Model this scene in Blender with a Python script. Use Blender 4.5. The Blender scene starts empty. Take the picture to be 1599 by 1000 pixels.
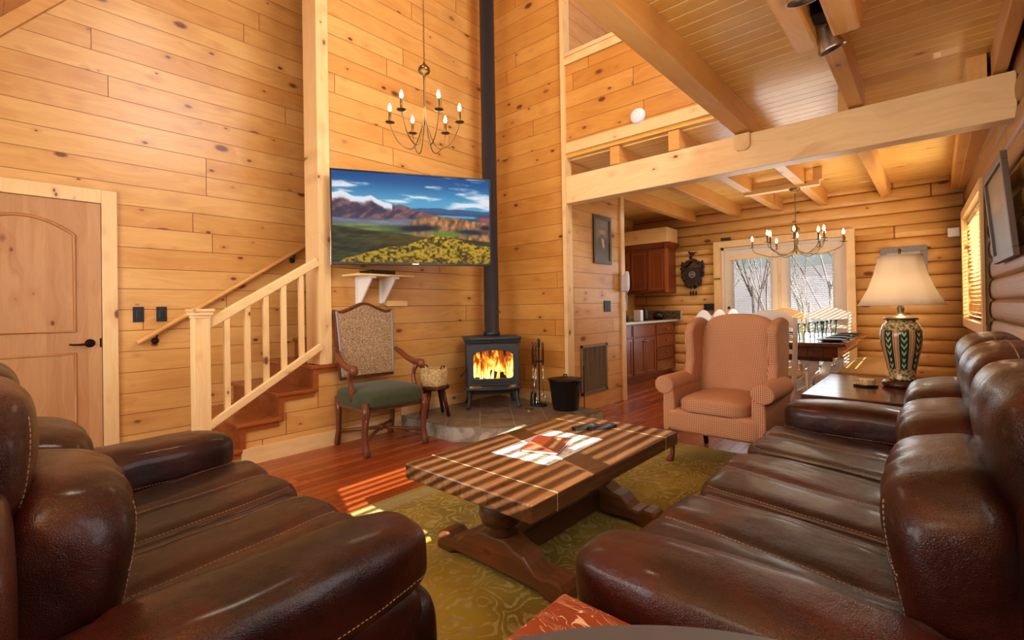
import bpy, bmesh, math, random
import numpy as np
from mathutils import Vector, Matrix, noise as mnoise
random.seed(7)
C = bpy.context.scene.collection
R = math.radians
PI = math.pi

# ---------------------------------------------------------------- camera, world, sun, exposure
cam_d = bpy.data.cameras.new('camera'); cam = bpy.data.objects.new('camera', cam_d); C.objects.link(cam)
cam_d.sensor_width = 36; cam_d.lens = 743.905 / 1599 * 36; cam_d.shift_y = -23.13 / 1599; cam_d.clip_start = 0.02
_r = Vector((0.74763075, 0.66390669, -0.01661818)); _d = Vector((-0.01673408, -0.00618253, -0.99984086)); _f = Vector((-0.66390378, 0.74778987, 0.00648762))
cam.matrix_world = Matrix(((_r.x, -_d.x, -_f.x, 0), (_r.y, -_d.y, -_f.y, 0), (_r.z, -_d.z, -_f.z, 1.15), (0, 0, 0, 1)))
bpy.context.scene.camera = cam
S = bpy.context.scene
S.view_settings.view_transform = 'Standard'; S.view_settings.look = 'None'; S.view_settings.gamma = 1
S.view_settings.use_curve_mapping = False
S.view_settings.exposure = 0.0

w = bpy.data.worlds.new('world'); S.world = w; w.use_nodes = True
wn = w.node_tree; bg = wn.nodes['Background']
sky = wn.nodes.new('ShaderNodeTexSky'); sky.sky_type = 'NISHITA'; sky.sun_disc = False
sky.sun_elevation = R(29); sky.sun_rotation = R(110); sky.air_density = 1.0; sky.dust_density = 2.0
wn.links.new(sky.outputs[0], bg.inputs[0]); bg.inputs[1].default_value = 0.13

def light(name, kind, loc, energy, color=(1, 1, 1), size=None, direction=None, **kw):
    ld = bpy.data.lights.new(name, kind); ld.energy = energy; ld.color = color
    if kind == 'AREA':
        ld.shape = 'RECTANGLE'; ld.size, ld.size_y = size
    elif size is not None and kind != 'SUN':
        ld.shadow_soft_size = size
    for k, v in kw.items(): setattr(ld, k, v)
    o = bpy.data.objects.new(name, ld); C.objects.link(o); o.location = loc
    if direction: o.rotation_euler = Vector(direction).to_track_quat('-Z', 'Y').to_euler()
    return o
SUN_DIR = (-1, 0.35, -0.545)
light('sun_light', 'SUN', (6, -2, 5), 32.0, (1.0, 0.88, 0.70), direction=SUN_DIR, angle=R(0.3))
# added area lamps standing in for daylight at the windows
light('daylight_near_window', 'AREA', (0.36, 1.2, 1.55), 16, (0.93, 0.96, 1.0), size=(0.8, 1.7), direction=(-1, 0, -0.1))
light('daylight_dining_window', 'AREA', (0.24, 6.5, 1.5), 16, (1.0, 0.95, 0.88), size=(1.0, 2.2), direction=(-1, 0, -0.1))
light('daylight_french_door', 'AREA', (-1.75, 7.80, 1.2), 22, (0.9, 0.95, 1.0), size=(1.5, 1.6), direction=(0, -1, 0))
light('front_fill', 'AREA', (-2.6, -0.66, 1.45), 25, (1.0, 0.97, 0.92), size=(2.6, 1.1), direction=(0.1, 1, 0.15))  # fill from behind the camera, set at the added front window
light('daylight_loft_window', 'AREA', (0.38, 2.2, 4.4), 112, (1.0, 0.97, 0.93), size=(1.6, 2.0), direction=(-1, 0, -0.12))
light('upper_room_fill', 'POINT', (-2.45, 1.3, 4.6), 50, (1.0, 0.88, 0.70), size=0.15)  # added fill lamp high in the open room; no fan hangs there
light('loft_ceiling_fill', 'AREA', (-0.45, -0.45, 1.85), 46, (1.0, 0.93, 0.80), size=(0.7, 0.3), direction=(-0.05, 0.55, 1))  # added fill aimed up at the loft boards; no floor lamp stands here
light('under_loft_fill', 'POINT', (-0.75, -0.3, 1.9), 9, (1.0, 0.92, 0.78), size=0.2)  # added fill point close to the camera, without any fixture
light('kitchen_side_fill', 'AREA', (-2.6, 6.6, 2.45), 14, (1.0, 0.86, 0.66), size=(0.8, 0.8), direction=(0, 0, -1))  # added downward fill near the kitchen cabinets, without any fixture

# ---------------------------------------------------------------- helpers
def srgb(r, g, b):
    f = lambda c: (c / 255 / 12.92) if c / 255 <= 0.04045 else ((c / 255 + 0.055) / 1.055) ** 2.4
    return (f(r), f(g), f(b), 1)

class MB:
    def __init__(s): s.v = []; s.f = []; s.sm = []
    def add(s, vs, fs, smooth=False):
        n = len(s.v); s.v += [tuple(p) for p in vs]; s.f += [tuple(i + n for i in f) for f in fs]; s.sm += [smooth] * len(fs); return s
    def box(s, x0, x1, y0, y1, z0, z1, M=None):
        vs = [Vector((x, y, z)) for z in (z0, z1) for y in (y0, y1) for x in (x0, x1)]
        if M: vs = [M @ v for v in vs]
        return s.add(vs, [(0, 2, 3, 1), (4, 5, 7, 6), (0, 1, 5, 4), (2, 6, 7, 3), (0, 4, 6, 2), (1, 3, 7, 5)])
    def cbox(s, c, d, rot=None):
        M = Matrix.Translation(c) @ (rot.to_4x4() if rot else Matrix.Identity(4))
        return s.box(-d[0] / 2, d[0] / 2, -d[1] / 2, d[1] / 2, -d[2] / 2, d[2] / 2, M)
    def beam(s, a, b, w, h, up=(0, 0, 1)):
        a = Vector(a); b = Vector(b); d = (b - a); L = d.length; d.normalize(); u = Vector(up)
        x = d.cross(u).normalized(); z = x.cross(d).normalized()
        M = Matrix((x, d, z)).transposed().to_4x4(); M.translation = (a + b) / 2
        return s.box(-w / 2, w / 2, -L / 2, L / 2, -h / 2, h / 2, M)
    def prism(s, pts, axis, a0, a1, smooth=False):
        n = len(pts)
        def mk(p, t):
            return {'x': (t, p[0], p[1]), 'y': (p[0], t, p[1]), 'z': (p[0], p[1], t)}[axis]
        vs = [mk(p, a0) for p in pts] + [mk(p, a1) for p in pts]
        m = len(s.v)
        s.add(vs, [(i, (i + 1) % n, n + (i + 1) % n, n + i) for i in range(n)], smooth)
        s.f += [tuple(m + i for i in range(n))[::-1], tuple(m + n + i for i in range(n))]; s.sm += [False, False]
        return s
    def tube(s, pts, rad, n=10, cap=True, smooth=True, closed=False, sq=1.0):
        pts = [Vector(p) for p in pts]; m = len(pts)
        rs = rad if isinstance(rad, (list, tuple)) else [rad] * m
        rings = []; prev = None
        for i, p in enumerate(pts):
            a = pts[(i - 1) % m] if (closed or i > 0) else p; b = pts[(i + 1) % m] if (closed or i < m - 1) else p
            t = (b - a).normalized()
            if prev is None: prev = t.orthogonal().normalized()
            u = prev - t * prev.dot(t)
            if u.length < 1e-5: u = t.orthogonal()
            u.normalize(); prev = u; v = t.cross(u)
            rings.append([p + u * (rs[i] * math.cos(2 * PI * k / n)) + v * (rs[i] * sq * math.sin(2 * PI * k / n)) for k in range(n)])
        vs = [q for r in rings for q in r]; fs = []
        for i in range(m if closed else m - 1):
            j = (i + 1) % m
            for k in range(n): fs.append((i * n + k, i * n + (k + 1) % n, j * n + (k + 1) % n, j * n + k))
        s.add(vs, fs, smooth)
        if cap and not closed:
            b = len(s.v) - len(vs)
            s.f += [tuple(b + k for k in range(n))[::-1], tuple(b + (m - 1) * n + k for k in range(n))]; s.sm += [False, False]
        return s
    def lathe(s, prof, c=(0, 0, 0), n=24, smooth=True, cap=True, M=None):
        c = Vector(c); vs = []
        for r, z in prof:
            for k in range(n):
                p = Vector((r * math.cos(2 * PI * k / n), r * math.sin(2 * PI * k / n), z))
                vs.append(c + (M @ p if M else p))
        fs = [(i * n + k, i * n + (k + 1) % n, (i + 1) * n + (k + 1) % n, (i + 1) * n + k) for i in range(len(prof) - 1) for k in range(n)]
        b = len(s.v); s.add(vs, fs, smooth)
        if cap:
            s.f += [tuple(b + k for k in range(n))[::-1], tuple(b + (len(prof) - 1) * n + k for k in range(n))]; s.sm += [False, False]
        return s
    def ball(s, c, r, n=12, sc=(1, 1, 1)):
        prof = [(max(1e-4, math.sin(PI * i / n)), -math.cos(PI * i / n)) for i in range(n + 1)]
        M = Matrix.Diagonal((r * sc[0], r * sc[1], r * sc[2]))
        return s.lathe(prof, c, max(8, int(n * 1.5)), M=M, cap=False)
    def cushion(s, c, h, n=4.5, res=14, rot=None, deform=None):
        vs, fs, _ = cushion_geo(c, h, n, res, rot, deform); return s.add(vs, fs, True)
    def build(s, name, mat, parent=None, bevel=0, seg=2, sub=0, loc=None, auto=False):
        me = bpy.data.meshes.new(name); me.from_pydata(s.v, [], s.f); me.polygons.foreach_set('use_smooth', s.sm)
        me.materials.append(mat); me.update()
        bm = bmesh.new(); bm.from_mesh(me); bmesh.ops.recalc_face_normals(bm, faces=bm.faces); bm.to_mesh(me); bm.free()
        o = bpy.data.objects.new(name, me); C.objects.link(o)
        if parent: o.parent = parent
        if loc: o.location = loc
        if bevel:
            m = o.modifiers.new('bevel', 'BEVEL'); m.width = bevel; m.segments = seg; m.limit_method = 'ANGLE'; m.angle_limit = R(40)
        if sub:
            m = o.modifiers.new('sub', 'SUBSURF'); m.levels = sub; m.render_levels = sub
        return o

def cush_map(p, c, h, n, rot, deform):
    x, y, z = p
    r = (abs(x) ** n + abs(y) ** n + abs(z) ** n) ** (1 / n)
    q = Vector((x / r, y / r, z / r)); P = Vector((q.x * h[0], q.y * h[1], q.z * h[2]))
    if deform: P = P + Vector(deform(q, P))
    if rot: P = rot @ P
    return P + Vector(c)
def cushion_geo(c, h, n, res, rot, deform):
    idx = {}; vs = []; fs = []
    def vid(k):
        if k not in idx:
            idx[k] = len(vs); vs.append(cush_map([2 * t / res - 1 for t in k], c, h, n, rot, deform))
        return idx[k]
    for ax in range(3):
        for side in (0, res):
            for i in range(res):
                for j in range(res):
                    q = []
                    for a, b in ((i, j), (i + 1, j), (i + 1, j + 1), (i, j + 1)):
                        k = [0, 0, 0]; k[ax] = side; k[(ax + 1) % 3] = a; k[(ax + 2) % 3] = b; q.append(vid(tuple(k)))
                    fs.append(tuple(q))
    return vs, fs, idx
def stitch(mb, path, w=0.0016, dash=0.007, gap=0.004):
    acc = 0; on = True; cur = [path[0]]
    P = [Vector(p) for p in path]; L = [0]
    for a, b in zip(P, P[1:]): L.append(L[-1] + (b - a).length)
    def at(d):
        for i in range(len(P) - 1):
            if d <= L[i + 1]: t = (d - L[i]) / max(1e-9, L[i + 1] - L[i]); return P[i].lerp(P[i + 1], t)
        return P[-1]
    d = 0
    while d < L[-1] - dash:
        a = at(d); b = at(d + dash); mb.tube([a, b], w, n=5, cap=False); d += dash + gap

def tag(o, label=None, cat=None, group=None, kind=None):
    if label: o['label'] = label
    if cat: o['category'] = cat
    if group: o['group'] = group
    if kind: o['kind'] = kind
    return o
def empty(name, loc=(0, 0, 0), rz=0):
    o = bpy.data.objects.new(name, None); C.objects.link(o); o.location = loc; o.rotation_euler = (0, 0, rz); o.empty_display_size = 0.1; return o
def thing(name, label, cat, loc=(0, 0, 0), rz=0, group=None): return tag(empty(name, loc, rz), label, cat, group)
def struct(o): o['kind'] = 'structure'; return o
def copy_tree(o, parent=None):
    c = o.copy(); C.objects.link(c); c.parent = parent
    for ch in [x for x in bpy.data.objects if x.parent == o]: copy_tree(ch, c)
    return c
def relabel(o, label, group=None):
    o['label'] = label
    if group: o['group'] = group
    return o

# ---------------------------------------------------------------- materials
class NT:
    def __init__(s, name):
        s.m = bpy.data.materials.new(name); s.m.use_nodes = True; s.t = s.m.node_tree; s.b = s.t.nodes['Principled BSDF']; s.out = s.t.nodes['Material Output']
    def n(s, typ, **kw):
        nd = s.t.nodes.new(typ)
        for k, v in kw.items():
            if k.startswith('_'): nd.inputs[k[1:].replace('_', ' ')].default_value = v
            else: setattr(nd, k, v)
        return nd
    def L(s, a, b): s.t.links.new(a, b)
    def math(s, op, a, b=None, c=None, clamp=False):
        nd = s.n('ShaderNodeMath', operation=op, use_clamp=clamp)
        for i, x in enumerate((a, b, c)):
            if x is None: continue
            if isinstance(x, (int, float)): nd.inputs[i].default_value = x
            else: s.L(x, nd.inputs[i])
        return nd.outputs[0]
    def mix(s, fac, a, b, mode='MIX'):
        nd = s.n('ShaderNodeMix', data_type='RGBA', blend_type=mode)
        for i, x in ((0, fac), (6, a), (7, b)):
            if isinstance(x, (int, float)): nd.inputs[i].default_value = x
            elif isinstance(x, tuple): nd.inputs[i].default_value = x
            else: s.L(x, nd.inputs[i])
        return nd.outputs[2]
    def comb(s, x, y, z=0.0):
        nd = s.n('ShaderNodeCombineXYZ')
        for i, v in enumerate((x, y, z)):
            if isinstance(v, (int, float)): nd.inputs[i].default_value = v
            else: s.L(v, nd.inputs[i])
        return nd.outputs[0]
    def step(s, v, a, b):
        nd = s.n('ShaderNodeMapRange', interpolation_type='SMOOTHSTEP'); nd.inputs[1].default_value = a; nd.inputs[2].default_value = b
        s.L(v, nd.inputs[0]); return nd.outputs[0]
    def noise(s, vec, scale=5, detail=3, rough=0.5, dist=0.0):
        nd = s.n('ShaderNodeTexNoise'); nd.inputs['Scale'].default_value = scale; nd.inputs['Detail'].default_value = detail
        nd.inputs['Roughness'].default_value = rough; nd.inputs['Distortion'].default_value = dist; s.L(vec, nd.inputs['Vector']); return nd.outputs[0]
    def coords(s):
        t = s.n('ShaderNodeTexCoord'); sp = s.n('ShaderNodeSeparateXYZ'); s.L(t.outputs['Object'], sp.inputs[0]); return t.outputs['Object'], sp.outputs
    def bump(s, h, strength=0.3, dist=0.01):
        b = s.n('ShaderNodeBump'); b.inputs['Strength'].default_value = strength; b.inputs['Distance'].default_value = dist
        s.L(h, b.inputs['Height']); s.L(b.outputs[0], s.b.inputs['Normal'])
    def set(s, **kw):
        for k, v in kw.items():
            i = s.b.inputs[k.replace('_', ' ')]
            if isinstance(v, (int, float, tuple)): i.default_value = v
            else: s.L(v, i)
        return s

def plain(name, col, rough=0.5, metal=0.0, var=0.12, vscale=8, **kw):
    N = NT(name); o, _ = N.coords(); nz = N.noise(o, vscale, 3)
    c2 = tuple(min(1, c * (1 - var)) for c in col[:3]) + (1,); c3 = tuple(min(1, c * (1 + var)) for c in col[:3]) + (1,)
    N.set(Base_Color=N.mix(nz, c2, c3), Roughness=rough, Metallic=metal, **kw); return N.m

def pine(name, along='y', across='z', pitch=0.17, a=srgb(226, 160, 84), b=srgb(202, 130, 58), seam=srgb(120, 66, 22), sw=0.018, rough=0.3,
         knots=0.5, length=2.7, kscale=1.0, bumpy=0.5, grain=1.0, planks=True, knot_col=srgb(96, 38, 14), var=0.5, light_seam=False):
    N = NT(name); obj, xyz = N.coords(); ax = {'x': 0, 'y': 1, 'z': 2}
    A = xyz[ax[along]]; B = xyz[ax[across]]; Cc = xyz[3 - ax[along] - ax[across]]
    if planks:
        Bs = N.math('DIVIDE', B, pitch); ID = N.math('FLOOR', Bs); FR = N.math('SUBTRACT', Bs, ID)
        w1 = N.n('ShaderNodeTexWhiteNoise', noise_dimensions='1D'); N.L(ID, w1.inputs['W'])
        sh = N.math('ADD', N.math('DIVIDE', A, length), N.math('MULTIPLY', w1.outputs[0], 9.37)); J = N.math('FLOOR', sh); JF = N.math('SUBTRACT', sh, J)
        w2 = N.n('ShaderNodeTexWhiteNoise', noise_dimensions='2D'); N.L(N.comb(ID, J), w2.inputs['Vector']); rnd = w2.outputs[0]
        e = N.math('MINIMUM', FR, N.math('SUBTRACT', 1.0, FR)); je = N.math('MINIMUM', JF, N.math('SUBTRACT', 1.0, JF))
        seamm = N.math('MULTIPLY', N.step(e, sw * 0.4, sw), N.step(je, 0.0006, 0.0014))
    else:
        w2 = N.n('ShaderNodeObjectInfo'); rnd = w2.outputs['Random']; seamm = None
    off = N.math('MULTIPLY', rnd, 41.0)
    a_off = N.math('ADD', A, off)
    wob = N.noise(N.comb(N.math('MULTIPLY', a_off, 0.8), N.math('MULTIPLY', B, 3), Cc), 2.0, 2)
    gv = N.comb(N.math('MULTIPLY', a_off, 0.9), N.math('ADD', N.math('MULTIPLY', B, 16 * grain), N.math('MULTIPLY', wob, 5.0)), N.math('MULTIPLY', Cc, 16 * grain))
    g = N.noise(gv, 1.6, 4, 0.6)
    g2 = N.noise(N.comb(N.math('MULTIPLY', a_off, 3.0), N.math('MULTIPLY', B, 110), N.math('MULTIPLY', Cc, 110)), 1.0, 2)
    f = N.math('ADD', N.math('MULTIPLY', g, 1.5), N.math('ADD', N.math('MULTIPLY', N.math('SUBTRACT', rnd, 0.5), var), -0.25), clamp=True)
    col = N.mix(f, a, b); col = N.mix(N.math('MULTIPLY', g2, 0.22), col, tuple(c * 0.62 for c in b[:3]) + (1,))
    kmask = None
    if knots:
        def kn(sa, sb, r, thr, seed):
            vv = N.n('ShaderNodeTexVoronoi', feature='F1', voronoi_dimensions='3D'); vv.inputs['Scale'].default_value = 1.0
            N.L(N.comb(N.math('ADD', N.math('MULTIPLY', a_off, sa * kscale), seed), N.math('MULTIPLY', B, sb * kscale), N.math('MULTIPLY', Cc, 0.6)), vv.inputs['Vector'])
            sepc = N.n('ShaderNodeSeparateColor'); N.L(vv.outputs['Color'], sepc.inputs[0])
            ok = N.math('LESS_THAN', sepc.outputs[0], thr)
            rr = N.math('MULTIPLY', N.math('ADD', 0.5, sepc.outputs[1]), r)
            dd = N.math('DIVIDE', vv.outputs['Distance'], rr)
            return N.math('MULTIPLY', ok, N.math('SUBTRACT', 1.0, N.step(dd, 0.55, 1.15))), N.math('MULTIPLY', ok, N.math('SUBTRACT', 1.0, N.step(dd, 0.8, 4.0)))
        k1, h1 = kn(2.3, 4.4, 0.12, knots, 0.0); k2, h2 = kn(4.6, 8.0, 0.11, knots * 0.5, 5.3)
        col = N.mix(N.math('MULTIPLY', N.math('MAXIMUM', h1, h2), 0.24), col, tuple(c * 0.75 for c in srgb(184, 98, 34)[:3]) + (1,))
        kmask = N.math('MAXIMUM', k1, k2); col = N.mix(N.math('MULTIPLY', kmask, 0.9), col, knot_col)
    if seamm is not None:
        col = N.mix(N.math('SUBTRACT', 1.0, seamm), col, seam)
        N.bump(N.math('ADD', seamm, N.math('MULTIPLY', g2, 0.04)), bumpy, 0.004)
    else: N.bump(g2, 0.08, 0.002)
    N.set(Base_Color=col, Roughness=rough); N.b.inputs['Specular IOR Level'].default_value = 0.4
    return N.m

PY = dict(a=srgb(224, 175, 104), b=srgb(204, 145, 73), knots=1.0, kscale=1.1, var=.7)
M = {}
M['wall_y'] = pine('pine_wall_boards_lengthwise', 'y', 'z', **PY)
M['wall_x'] = pine('pine_wall_boards_crosswise', 'x', 'z', a=srgb(214, 159, 82), b=srgb(192, 129, 54), knots=1.0, kscale=1.1, var=.7)
M['deck'] = pine('pine_ceiling_boards', 'x', 'y', 0.105, a=srgb(240, 198, 110), b=srgb(226, 170, 80), seam=srgb(252, 222, 160), sw=0.075, length=60, knots=0.35, kscale=1.3, bumpy=1.0)
M['roof'] = pine('pine_roof_boards', 'x', 'y', 0.14, a=srgb(222, 160, 88), b=srgb(196, 130, 60), knots=0.3)
LT = dict(a=srgb(238, 205, 150), b=srgb(226, 184, 120), planks=False, knots=0.35, kscale=1.8, rough=0.35)
M['trim_z'] = pine('light_pine_trim_upright', 'z', 'y', **LT)
M['trim_y'] = pine('light_pine_trim_lengthwise', 'y', 'z', **LT)
M['trim_x'] = pine('light_pine_trim_crosswise', 'x', 'z', **LT)
BM = dict(planks=False, knots=0.45, kscale=1.0, rough=0.4)
M['beam_x'] = pine('pine_beam_crosswise', 'x', 'z', a=srgb(250, 220, 168), b=srgb(236, 192, 128), **BM)
M['beam_y'] = pine('pine_beam_lengthwise', 'y', 'x', a=srgb(230, 176, 104), b=srgb(208, 146, 72), **BM)
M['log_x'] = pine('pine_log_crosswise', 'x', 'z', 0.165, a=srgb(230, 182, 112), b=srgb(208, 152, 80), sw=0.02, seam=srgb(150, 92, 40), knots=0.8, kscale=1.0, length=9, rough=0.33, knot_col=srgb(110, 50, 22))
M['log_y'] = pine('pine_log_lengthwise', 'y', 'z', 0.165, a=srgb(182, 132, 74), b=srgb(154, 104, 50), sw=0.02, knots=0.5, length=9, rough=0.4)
M['floor'] = pine('red_cherry_floor_boards', 'y', 'x', 0.083, a=srgb(172, 86, 38), b=srgb(128, 56, 22), seam=srgb(60, 20, 8), sw=0.03, knots=0, length=1.3, rough=0.25, bumpy=0.25, var=0.9)
M['tread'] = pine('red_cherry_tread', 'y', 'x', 0.1, a=srgb(168, 92, 42), b=srgb(134, 66, 28), planks=False, knots=0, rough=0.22)
M['door'] = pine('knotty_alder_door', 'z', 'y', 0.115, a=srgb(196, 148, 98), b=srgb(170, 118, 70), seam=srgb(176, 122, 78), sw=0.01, knots=0.5, kscale=1.2, length=4, rough=0.35, bumpy=0.05, var=0.8)
M['door_mould'] = pine('alder_moulding', 'z', 'y', a=srgb(186, 126, 70), b=srgb(156, 98, 48), planks=False, knots=0.1, rough=0.35)
M['cabinet'] = pine('cherry_cabinet_wood', 'z', 'x', a=srgb(134, 66, 34), b=srgb(104, 46, 22), planks=False, knots=0, rough=0.3)
M['cabinet_edge'] = pine('cherry_cabinet_edge', 'z', 'x', a=srgb(170, 96, 56), b=srgb(140, 72, 38), planks=False, knots=0, rough=0.28)
M['oak_top'] = pine('weathered_oak_top', 'y', 'x', 0.15, a=srgb(116, 78, 48), b=srgb(66, 42, 26), seam=srgb(50, 26, 12), sw=0.008, knots=0.12, length=5, rough=0.22, bumpy=0.3, grain=1.8, var=0.5)
M['oak'] = pine('weathered_oak', 'x', 'z', a=srgb(128, 80, 46), b=srgb(72, 40, 22), planks=False, knots=0.15, rough=0.4, grain=1.6)
M['oak_y'] = pine('weathered_oak_lengthwise', 'y', 'z', a=srgb(104, 64, 36), b=srgb(60, 34, 18), planks=False, knots=0.1, rough=0.4, grain=1.6)
M['walnut'] = pine('carved_walnut', 'z', 'x', a=srgb(128, 70, 38), b=srgb(84, 40, 20), planks=False, knots=0, rough=0.28)
M['dark_wood'] = pine('dark_cherry_wood', 'x', 'y', a=srgb(84, 40, 26), b=srgb(56, 24, 16), planks=False, knots=0, rough=0.2)
M['table_wood'] = pine('brown_farm_table_wood', 'y', 'x', 0.14, a=srgb(120, 70, 42), b=srgb(86, 46, 26), seam=srgb(50, 24, 12), knots=0.1, rough=0.18)
M['end_top'] = pine('dark_end_table_top', 'x', 'y', 0.2, a=srgb(96, 58, 44), b=srgb(66, 36, 28), seam=srgb(60, 34, 26), knots=0, rough=0.16, length=4)
M['black_iron'] = plain('matte_black_iron', srgb(34, 35, 38), 0.55, 0.3)
M['stove_iron'] = plain('grey_black_stove_iron', srgb(58, 62, 68), 0.5, 0.2)
M['pipe_iron'] = plain('satin_black_stovepipe', srgb(52, 52, 58), 0.42, 0.3)
M['black'] = plain('black_plastic', srgb(18, 17, 18), 0.35)
M['bronze'] = plain('oil_rubbed_bronze', srgb(40, 28, 22), 0.35, 0.8)
M['brass'] = plain('antique_brass', srgb(120, 96, 62), 0.32, 0.9)
M['nickel'] = plain('brushed_nickel', srgb(165, 155, 145), 0.3, 0.95)
M['silver'] = plain('polished_steel', srgb(205, 205, 205), 0.18, 1.0)
M['white_paint'] = plain('white_paint', srgb(232, 226, 218), 0.4, var=0.03)
M['door_paint'] = plain('pale_door_paint', srgb(222, 206, 190), 0.4, var=0.04)
M['white_plastic'] = plain('white_plastic', srgb(226, 228, 236), 0.35, var=0.02)
M['blind'] = plain('white_blind_slat', srgb(235, 232, 226), 0.45, var=0.02)
M['wood_blind'] = plain('honey_wood_blind_slat', srgb(240, 212, 160), 0.4, var=0.08)
M['grille'] = plain('brown_metal_grille', srgb(132, 108, 74), 0.45, 0.4)
M['grille_dark'] = plain('dark_duct', srgb(30, 24, 18), 0.8)
M['velvet'] = plain('green_velvet', srgb(54, 62, 34), 0.85, var=0.35, vscale=30, Sheen_Weight=0.12)
M['charcoal'] = plain('charcoal_grey_laminate', srgb(74, 74, 78), 0.6, var=0.05)
M['stitch'] = plain('tan_thread', srgb(150, 120, 100), 0.7)
M['rush'] = plain('rush_seat', srgb(170, 130, 70), 0.7, var=0.4, vscale=60)
M['white_cloth'] = plain('white_cloth', srgb(225, 225, 228), 0.8)

def leather():
    N = NT('dark_brown_leather'); o, _ = N.coords()
    n1 = N.noise(o, 3.0, 3, 0.55, 0.6); n2 = N.noise(o, 16, 4, 0.6)
    c = N.mix(N.step(n1, 0.35, 0.72), srgb(26, 8, 6), srgb(70, 25, 12)); c = N.mix(N.math('MULTIPLY', n2, 0.25), c, srgb(40, 16, 12))
    v = N.n('ShaderNodeTexVoronoi', feature='DISTANCE_TO_EDGE'); v.inputs['Scale'].default_value = 230; N.L(o, v.inputs['Vector'])
    h = N.math('ADD', N.math('MULTIPLY', v.outputs[0], 0.5), N.math('ADD', N.math('MULTIPLY', n1, 9.0), N.math('MULTIPLY', n2, 1.6)))
    N.bump(h, 0.4, 0.006)
    N.set(Base_Color=c, Roughness=N.math('ADD', 0.28, N.math('MULTIPLY', n2, 0.16))); N.b.inputs['Specular IOR Level'].default_value = 0.28
    N.b.inputs['Coat Weight'].default_value = 0.22; N.b.inputs['Coat Roughness'].default_value = 0.16
    return N.m
M['leather'] = leather()

def check():
    N = NT('rust_and_tan_check_fabric'); o, xyz = N.coords()
    def wv(c, s): return N.step(N.math('SINE', N.math('MULTIPLY', c, s)), -0.3, 0.3)
    k = 2 * PI / 0.0125
    f = N.math('MULTIPLY', N.math('ADD', wv(N.math('ADD', xyz[0], N.math('MULTIPLY', xyz[1], 0.8)), k), wv(N.math('ADD', xyz[2], N.math('MULTIPLY', xyz[1], 0.6)), k)), 0.5)
    nz = N.noise(o, 6, 2)
    c = N.mix(f, srgb(150, 80, 54), srgb(224, 184, 140)); c = N.mix(N.math('MULTIPLY', nz, 0.3), c, srgb(170, 88, 60))
    N.bump(f, 0.25, 0.002); N.set(Base_Color=c, Roughness=0.85); return N.m
M['check'] = check()

def speckle(name, c1, c2, c3, scale=120, rough=0.8):
    N = NT(name); o, _ = N.coords(); a = N.noise(o, scale, 2); b = N.noise(o, scale * 0.3, 3)
    c = N.mix(N.step(a, 0.42, 0.58), c1, c2); c = N.mix(N.step(b, 0.55, 0.7), c, c3); N.set(Base_Color=c, Roughness=rough); return N.m
M['tapestry'] = speckle('brown_speckled_tapestry', srgb(112, 84, 56), srgb(186, 156, 118), srgb(140, 108, 76), 130)
M['granite'] = speckle('brown_black_granite', srgb(40, 36, 30), srgb(120, 104, 84), srgb(70, 60, 48), 60, 0.2)
M['basket'] = speckle('pale_wicker', srgb(198, 160, 104), srgb(232, 206, 156), srgb(210, 180, 130), 60)
M['stonebase'] = plain('stone', srgb(120, 110, 100))

def tile():
    N = NT('slate_tile'); o, xyz = N.coords()
    # rotate 45 degrees is not needed: joints run with the walls
    P = 0.305
    def edge(c, off): 
        t = N.math('DIVIDE', N.math('ADD', c, off), P); fr = N.math('SUBTRACT', t, N.math('FLOOR', t)); return N.math('MINIMUM', fr, N.math('SUBTRACT', 1.0, fr)), N.math('FLOOR', t)
    s45 = 0.70711
    u = N.math('MULTIPLY', N.math('ADD', xyz[0], xyz[1]), s45); v = N.math('MULTIPLY', N.math('SUBTRACT', xyz[1], xyz[0]), s45)
    ex, ix = edge(u, 0.05); ey, iy = edge(v, 0.12)
    j = N.math('MULTIPLY', N.step(ex, 0.008, 0.018), N.step(ey, 0.008, 0.018))
    wn_ = N.n('ShaderNodeTexWhiteNoise', noise_dimensions='2D'); N.L(N.comb(ix, iy), wn_.inputs['Vector'])
    n1 = N.noise(o, 7, 5, 0.65, 0.8)
    c = N.mix(N.step(n1, 0.3, 0.7), srgb(98, 78, 62), srgb(140, 134, 118)); c = N.mix(N.math('MULTIPLY', wn_.outputs[0], 0.6), c, srgb(110, 84, 64))
    c = N.mix(j, srgb(160, 150, 132), c); N.bump(N.math('ADD', j, N.math('MULTIPLY', n1, 0.4)), 0.4, 0.005)
    N.set(Base_Color=c, Roughness=0.4); return N.m
M['tile'] = tile()
M['tile_face'] = speckle('pale_slate_riser', srgb(126, 122, 108), srgb(164, 160, 146), srgb(140, 130, 112), 9, 0.45)

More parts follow.
